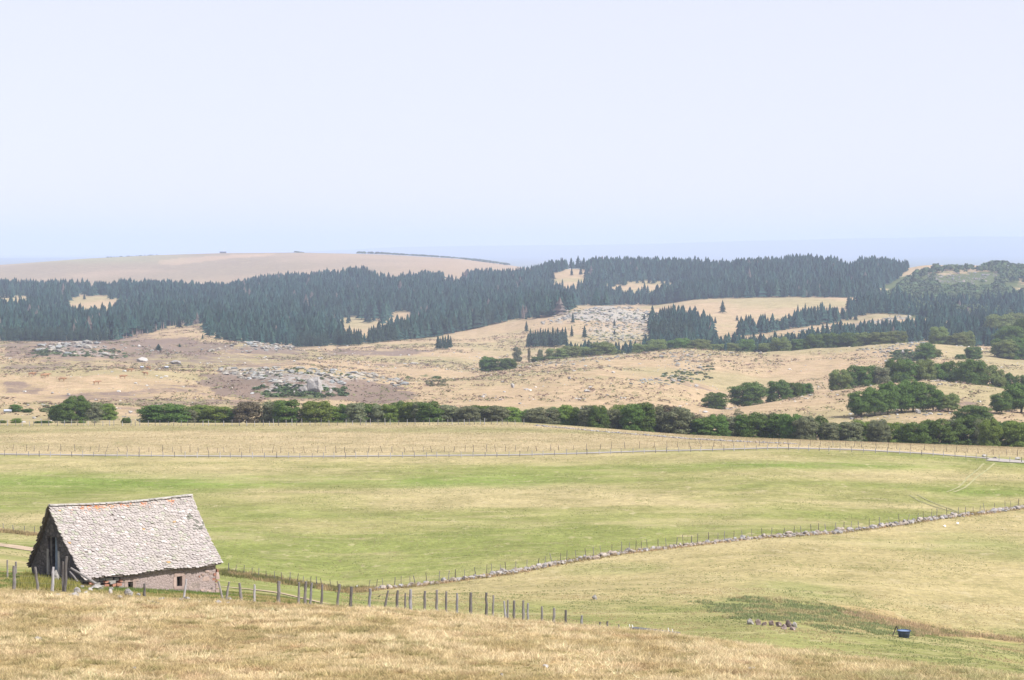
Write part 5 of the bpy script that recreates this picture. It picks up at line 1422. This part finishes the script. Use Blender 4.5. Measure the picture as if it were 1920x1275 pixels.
# magpie on the wall and dark bird in the grass
def bird(p, s, lab, white):
    me = bpy.data.meshes.new('bird')
    J = [(0, 0, .16, .055, .05), (.07, 0, .2, .045, .045), (.11, 0, .245, .03, .03), (.16, 0, .245, .008, .008), (-.08, 0, .13, .035, .03), (-.2, 0, .08, .02, .01), (-.32, 0, .04, .014, .006), (.02, .02, .08, .008, .008), (.02, .02, 0, .006, .006), (.02, -.02, .08, .008, .008), (.02, -.02, 0, .006, .006)]
    E = [(0, 1), (1, 2), (2, 3), (0, 4), (4, 5), (5, 6), (0, 7), (7, 8), (0, 9), (9, 10)]
    me.from_pydata([j[:3] for j in J], E, []); o = bpy.data.objects.new('bird', me); C.objects.link(o); me.materials.append(white)
    o.modifiers.new('s', 'SKIN'); sd = o.modifiers.new('d', 'SUBSURF'); sd.levels = sd.render_levels = 2
    for i, j in enumerate(J): me.skin_vertices[0].data[i].radius = (j[3], j[4])
    me.skin_vertices[0].data[0].use_root = True
    o.location = p; o.scale = (s,) * 3; tag(o, lab, 'bird')
m, t, n, l, b = mat('pied_feathers'); tc = N(n, "ShaderNodeTexCoord"); sx_ = N(n, "ShaderNodeSeparateXYZ"); l.new(tc.outputs["Object"], sx_.inputs[0])
gt = mathn(n, l, 'LESS_THAN', mathn(n, l, 'ABSOLUTE', mathn(n, l, 'SUBTRACT', sx_.outputs[0], .03)), .045)
l.new(mix(n, l, gt, (.015, .015, .02), (.85, .85, .85)), b.inputs["Base Color"])
p = G(669, 1106, dmin=230); bird(p + Vector((0, 0, .22)), 1.3, 'black and white bird perched at the left end of the stone wall', m)
p = G(711, 1121, dmin=160); bird(p, 1.0, 'small blackish bird standing in the short green grass', plain_mat('black_feathers', (.012, .016, .02), 5, .3, .4))

# ------------------------------------------------------------------ grass
def grass(name, label, n_, u0, u1, d0, d1, h0, h1, wid, colf, seed, cond=None, lean=.5, pts=None, blades=4):
    r = np.random.RandomState(seed)
    if pts is None:
        D = np.sqrt(r.uniform(d0 ** 2, d1 ** 2, n_)); u = r.uniform(u0, u1, n_); x = (u - 960) / F * D
    else:
        x, D = pts; u = 960 + F * x / D
    z = H(x, D); v = HV - F * z / D
    k = np.ones(len(x), bool) if cond is None else cond(u, v, x, D)
    x, D, z, u, v = x[k], D[k], z[k], u[k], v[k]
    m_ = len(x)
    X = np.repeat(x, blades) + r.normal(size=m_ * blades) * .05; Y = np.repeat(D, blades) + r.normal(size=m_ * blades) * .05; Z0 = np.repeat(z, blades) - .02
    hh = np.repeat(r.uniform(h0, h1, m_), blades) * r.uniform(.6, 1.15, m_ * blades)
    a_ = r.uniform(0, 6.28, m_ * blades); ln = hh * r.uniform(0, lean, m_ * blades); w = wid * r.uniform(.6, 1.4, m_ * blades)
    la = np.repeat(r.uniform(0, 6.28, m_), blades) + r.normal(size=m_ * blades) * .8
    V = np.stack([np.stack([X - np.cos(a_) * w, Y - np.sin(a_) * w, Z0], -1), np.stack([X + np.cos(a_) * w, Y + np.sin(a_) * w, Z0], -1),
                  np.stack([X + np.cos(la) * ln, Y + np.sin(la) * ln, Z0 + hh], -1)], 1).reshape(-1, 3)
    Cc = colf(r, np.repeat(x, blades), np.repeat(D, blades))
    o = mesh_np(name, V, np.arange(m_ * blades * 3), 3, M['grass'], cols=np.repeat(Cc, 3, 0)); tag(o, label, 'grass', kind='stuff')
def col_dry(r, x, y):
    t_ = fbm(x / 3.2, y / 4.2, 71, 4); t2 = fbm(x / .9, y / 1.1, 73, 3); k = r.uniform(.75, 1.25, len(x))[:, None]
    c = lerp3([.67, .545, .345], [.46, .37, .20], sm(t_, .40, .64)); c = c + (np.array([.24, .225, .09]) - c) * (sm(t2, .56, .72) * .75)[:, None]
    c = c + (np.array([.42, .27, .17]) - c) * (sm(fbm(x / 1.6, y / 2., 75, 3), .6, .75) * .45)[:, None]
    ug = 960 + F * x / y; c = c + (np.array([.33, .33, .16]) - c) * (sm(ug, 1250, 1900) * (.25 + .5 * sm(t2, .4, .6)))[:, None]
    return c * k
def crest_cond(u, v, x, D):
    cd = np.interp(u, [-400, 900, 1270, 1600, 1920, 2320], [136, 136, 129, 117, 103, 97])
    return (D < cd) & (fbm(x / .8, D / .8, 81, 2) > .27)
grass('dry_grass', 'tufted dry straw grass on the near hill', 130000, -90, 2010, 72, 139, .04, .15, .017, col_dry, 1, crest_cond, .7)
def tufts(name, label, n_, colf, seed, cond, blades=26, rad=.13, h0=.10, h1=.34, wid=.013):
    r = np.random.RandomState(seed)
    D = np.sqrt(r.uniform(72 ** 2, 139 ** 2, n_)); u = r.uniform(-90, 2010, n_); x = (u - 960) / F * D
    k = cond(u, 0, x, D) & (fbm(x / 3.5, D / 4.5, 70, 3) + .25 * r.uniform(size=n_) > .52); x, D = x[k], D[k]; m_ = len(x); z = H(x, D)
    sc = r.uniform(.45, 1.25, m_)
    X0, Y0, Z0, S = (np.repeat(a_, blades) for a_ in (x, D, z, sc))
    t_ = m_ * blades; a_ = r.uniform(0, 6.28, t_); rr_ = np.abs(r.normal(size=t_)) * rad * S * .6
    hh = r.uniform(h0, h1, t_) * S; sp = r.uniform(.3, 1.5, t_) * hh
    bx_ = X0 + np.cos(a_) * rr_; by_ = Y0 + np.sin(a_) * rr_; w = wid * r.uniform(.7, 1.5, t_)
    la = a_ + r.normal(size=t_) * .6; pa = r.uniform(0, 6.28, t_)
    V = np.stack([np.stack([bx_ - np.cos(pa) * w, by_ - np.sin(pa) * w, Z0 - .02], -1), np.stack([bx_ + np.cos(pa) * w, by_ + np.sin(pa) * w, Z0 - .02], -1),
                  np.stack([bx_ + np.cos(la) * sp, by_ + np.sin(la) * sp, Z0 + hh * .8], -1)], 1).reshape(-1, 3)
    Cc = colf(r, X0, Y0) * np.repeat(r.uniform(.72, 1.3, m_), blades)[:, None]
    o = mesh_np(name, V, np.arange(t_ * 3), 3, M['grass'], cols=np.repeat(np.clip(Cc, 0, .8), 3, 0)); tag(o, label, 'grass', kind='stuff')
tufts('grass_tufts', 'bleached bunches of dry grass bristling on the near hill', 26000, col_dry, 15, crest_cond)
def col_green(r, x, y):
    t_ = fbm(x / 2.5, y / 3, 74, 3); k = r.uniform(.7, 1.3, len(x))[:, None]
    return lerp3([.14, .19, .05], [.38, .31, .14], sm(t_, .42, .66)) * k
grass('green_grass', 'short green grass round the barn and the near fence', 30000, -60, 900, 138, 168, .06, .2, .02, col_green, 2, None, .6)
def col_field(r, x, y):
    t_ = fbm(x / 6, y / 8, 76, 4); k = r.uniform(.7, 1.3, len(x))[:, None]
    return lerp3([.24, .27, .11], [.46, .37, .21], sm(t_, .36, .62)) * k
grass('rough_grass', 'rough mixed grass in the hollow and on the lower field', 60000, 640, 2000, 120, 245, .05, .15, .03, col_field, 3, lambda u, v, x, D: (D > np.interp(u, [-400, 900, 1270, 1600, 1920], [140, 140, 131, 119, 105])) & (fbm(x / 2, D / 2, 83, 2) > .42), .6)
def col_rush(r, x, y):
    k = r.uniform(.6, 1.4, len(x))[:, None]; t_ = fbm(x / 2, y / 3, 78, 3)
    return lerp3([.23, .265, .125], [.38, .33, .18], sm(t_, .5, .7)) * k
hp = np.array(sample_poly([(1280,1128),(1400,1116),(1560,1133),(1660,1160),(1720,1192),(1560,1187),(1500,1168),(1370,1160)], 12000, 170, 245, 51))
hu, hv_ = UV(hp[:, 0], hp[:, 1], hp[:, 2]); hp = hp[fbm(hp[:, 0] / 1.6, hp[:, 1] / 3.5, 99, 3) + .12 * sm(hu, 1300, 1380) - .12 * sm(hu, 1600, 1700) > .50]
grass('rushes', 'darker green rushes filling the hollow beside the red brown stones', 0, 0, 0, 0, 0, .10, .28, .035, col_rush, 4, pts=(hp[:, 0], hp[:, 1]))
hp = np.array(sample_poly([(1640,1168),(1700,1185),(1715,1192),(1800,1195),(1920,1208),(1920,1200),(1760,1178),(1640,1150),(1560,1140)], 3000, 170, 245, 52))
grass('reeds', 'brown rough reeds and grass behind the blue trough', 0, 0, 0, 0, 0, .15, .42, .03, lambda r, x, y: lerp3([.46, .35, .22], [.28, .27, .13], sm(fbm(x / 2, y / 2, 79, 3), .45, .7)) * r.uniform(.6, 1.3, len(x))[:, None], 5, pts=(hp[:, 0], hp[:, 1]))
# dry grass along the wall foot and fences
def along(base, n_, spread, seed):
    r = np.random.RandomState(seed); P = np.array([(p.x, p.y) for p in base]); seg = r.randint(len(P) - 1, size=n_); t_ = r.uniform(size=n_)[:, None]
    Q = P[seg] * (1 - t_) + P[seg + 1] * t_ + np.stack([r.normal(size=n_) * spread, r.normal(size=n_) * spread * 1.5], -1); return Q[:, 0], Q[:, 1]
wcol = lambda r, x, y: lerp3([.50, .37, .22], [.30, .24, .12], sm(fbm(x / 1.5, y / 1.5, 80, 3), .4, .65)) * r.uniform(.65, 1.3, len(x))[:, None]
grass('wall_grass', 'pale dry grass growing along the foot of the stone wall', 0, 0, 0, 0, 0, .12, .42, .03, wcol, 6, pts=along(wall_base, 9000, .5, 6))
fb = line(dense([(418,1074),(490,1085),(560,1096),(640,1107),(690,1108)], 4), dmin=225)
grass('verge_grass', 'rough grass verge along the short fence right of the barn', 0, 0, 0, 0, 0, .15, .55, .035, lambda r, x, y: lerp3([.20, .20, .07], [.42, .32, .17], sm(fbm(x / 2, y / 2, 82, 3), .4, .6)) * r.uniform(.6, 1.3, len(x))[:, None], 7, pts=along(fb, 6000, .7, 7))
fb = line(dense([(-60,992),(0,996),(72,1004)], 4), dmin=240)
grass('verge_grass', 'rough grass along the few stakes left of the barn', 0, 0, 0, 0, 0, .15, .5, .04, wcol, 8, pts=along(fb, 1500, .5, 8))
# weeds before the gable
hp = np.array(sample_poly([(50,1075),(150,1085),(150,1104),(20,1102)], 1500, 139, 160, 53))
if len(hp): grass('weeds', 'yellow green weeds in the shade before the gable', 0, 0, 0, 0, 0, .2, .55, .03, lambda r, x, y: lerp3([.14, .17, .04], [.36, .31, .10], r.uniform(0, 1, len(x))), 9, pts=(hp[:, 0], hp[:, 1]))
# stubble of the straw field and long verge along the road
grass('straw_grass', 'dry straw coloured grass of the field beyond the road', 60000, -60, 1980, 442, 524, .07, .19, .045, lambda r, x, y: lerp3([.46, .37, .235], [.29, .25, .13], sm(fbm(x / 18, y / 5, 84, 4), .48, .68)) * r.uniform(.75, 1.2, len(x))[:, None], 10, None, .6, blades=3)
grass('meadow_grass', 'short green meadow grass behind the barn and the wall', 70000, -60, 1980, 250, 430, .05, .13, .05, lambda r, x, y: lerp3([.20, .235, .08], [.38, .33, .17], sm(fbm(x / 25, y / 12, 86, 4), .42, .66)) * r.uniform(.8, 1.2, len(x))[:, None], 11, lambda u, v, x, D: fbm(x / 5, D / 5, 87, 2) > .5, .6, blades=3)
# moor tussocks and small stones
r_ = np.random.RandomState(77)
D = np.sqrt(r_.uniform(610 ** 2, 1700 ** 2, 9000)); u = r_.uniform(-80, 2000, 9000); x = (u - 960) / F * D; z = H(x, D); v = HV - F * z / D
k = fbm(x / 60, D / 60, 88, 3) > .52; k &= v > 640
x, D, z = x[k][:1900], D[k][:1900], z[k][:1900]
V, Fc, Cc = rock_batch(list(zip(x, D, z)), .12 + .75 * r_.uniform(size=len(x)) ** 5 + D / 6000, ROCKS1, seed=12, cbase=(.40, .39, .375))
o = mesh_np('scattered_stones', V, Fc, 3, M['rock'], cols=Cc); tag(o, 'countless small pale stones strewn over the moor', 'stones', kind='stuff')
D = np.sqrt(r_.uniform(610 ** 2, 1900 ** 2, 30000)); u = r_.uniform(-80, 2000, 30000); x = (u - 960) / F * D; z = H(x, D); v = HV - F * z / D
k = fbm(x / 40, D / 50, 89, 3) > .5; x, D, z = x[k], D[k], z[k]
hs = r_.uniform(.35, 1.0, len(x)) * (1 + D / 3000); V, Fc, Cc = merge_trees(x, D, z, hs, r_.uniform(1.5, 3.5, len(x)), [blob_template(90 + i, 10) for i in range(4)], 8, lambda r, n_: np.where(r.uniform(size=(n_, 1)) < .55, np.array([[.18, .125, .10]]), np.array([[.15, .15, .07]])) * r.uniform(.6, 1.4, (n_, 1)))
o = mesh_np('heath_tussocks', V, Fc, 3, M['forest'], cols=Cc); tag(o, 'low heather and broom tussocks over the moor', 'heath', kind='stuff')

def scrub_patch(poly, n_, d0, d1, h0, h1, colr, label, seed, name='juniper_scrub'):
    ps = np.array(sample_poly(poly, n_, d0, d1, seed)); r = np.random.RandomState(seed)
    if not len(ps): return
    V, Fc, Cc = merge_trees(ps[:, 0], ps[:, 1], ps[:, 2] - .1, r.uniform(h0, h1, len(ps)), r.uniform(1.2, 2.6, len(ps)), BL, seed, lambda r2, m_: np.array([colr]) * r2.uniform(.6, 1.5, (m_, 1)))
    o = mesh_np(name, V, Fc, 3, M['forest'], cols=Cc); tag(o, label, 'scrub', kind='stuff')
scrub_patch([(480,728),(520,722),(640,728),(655,742),(600,748),(500,742)], 120, 860, 1000, .6, 1.8, (.055, .085, .035), 'dark green juniper between the boulders at the foot of the knoll', 401)
scrub_patch([(430,690),(600,692),(680,712),(560,722),(470,705)], 130, 880, 1130, .4, 1.2, (.085, .11, .05), 'thin dark scrub among the slabs of the knoll', 402)
scrub_patch([(1060,580),(1230,586),(1230,640),(1100,640),(1080,610)], 230, 1500, 2100, .5, 1.2, (.11, .14, .06), 'green scrub between the slabs of the round hill', 403)
scrub_patch([(60,655),(230,655),(240,672),(60,670)], 160, 1150, 1600, .6, 1.6, (.09, .12, .06), 'scrub among the slabs at far left', 404)
scrub_patch([(1680,658),(1740,662),(1745,678),(1700,680),(1670,670)], 200, 1000, 1340, .6, 1.6, (.07, .10, .045), 'dark scrub beside the dark crest tree', 405)
scrub_patch([(1240,700),(1340,690),(1330,712),(1260,722)], 90, 900, 1340, .4, 1.2, (.085, .11, .05), 'thin scrub in the grey block field', 406)
scrub_patch([(765,697),(835,698),(830,708),(770,709)], 150, 860, 1130, .5, 1.5, (.085, .11, .045), 'low dark scrub on the plain left of the copse', 407)
scrub_patch([(800,716),(838,714),(836,724),(805,727)], 80, 800, 1100, .4, 1.1, (.11, .11, .06), 'dull scrub on the slope below the copse', 408)
scrub_patch([(75,762),(128,772),(124,782),(80,776)], 120, 600, 800, .3, .9, (.12, .135, .06), 'olive scrub left of the tree clump', 409)

# ------------------------------------------------------------------ haze
bm = bmesh.new(); bmesh.ops.create_cube(bm, size=1)
hz = bm_obj('haze', bm, [])
zlo = float(ZG.min()) - 1
zhi = float(max(ZG.max() + 15, 20))
hz.scale = (56000, 42000, zhi - zlo); hz.location = (0, 38500 - 21000, (zhi + zlo) / 2)
m = bpy.data.materials.new('haze'); m.use_nodes = True; n = m.node_tree.nodes; l = m.node_tree.links; n.clear()
out = n.new('ShaderNodeOutputMaterial'); pv = n.new('ShaderNodeVolumePrincipled')
pv.inputs['Color'].default_value = (.60, .71, 1, 1); pv.inputs['Density'].default_value = 8.8e-5; pv.inputs['Anisotropy'].default_value = 0
l.new(pv.outputs[0], out.inputs['Volume'])
hz.data.materials.append(m); tag(hz, 'thin blue haze over the whole plateau', 'haze', kind='stuff')
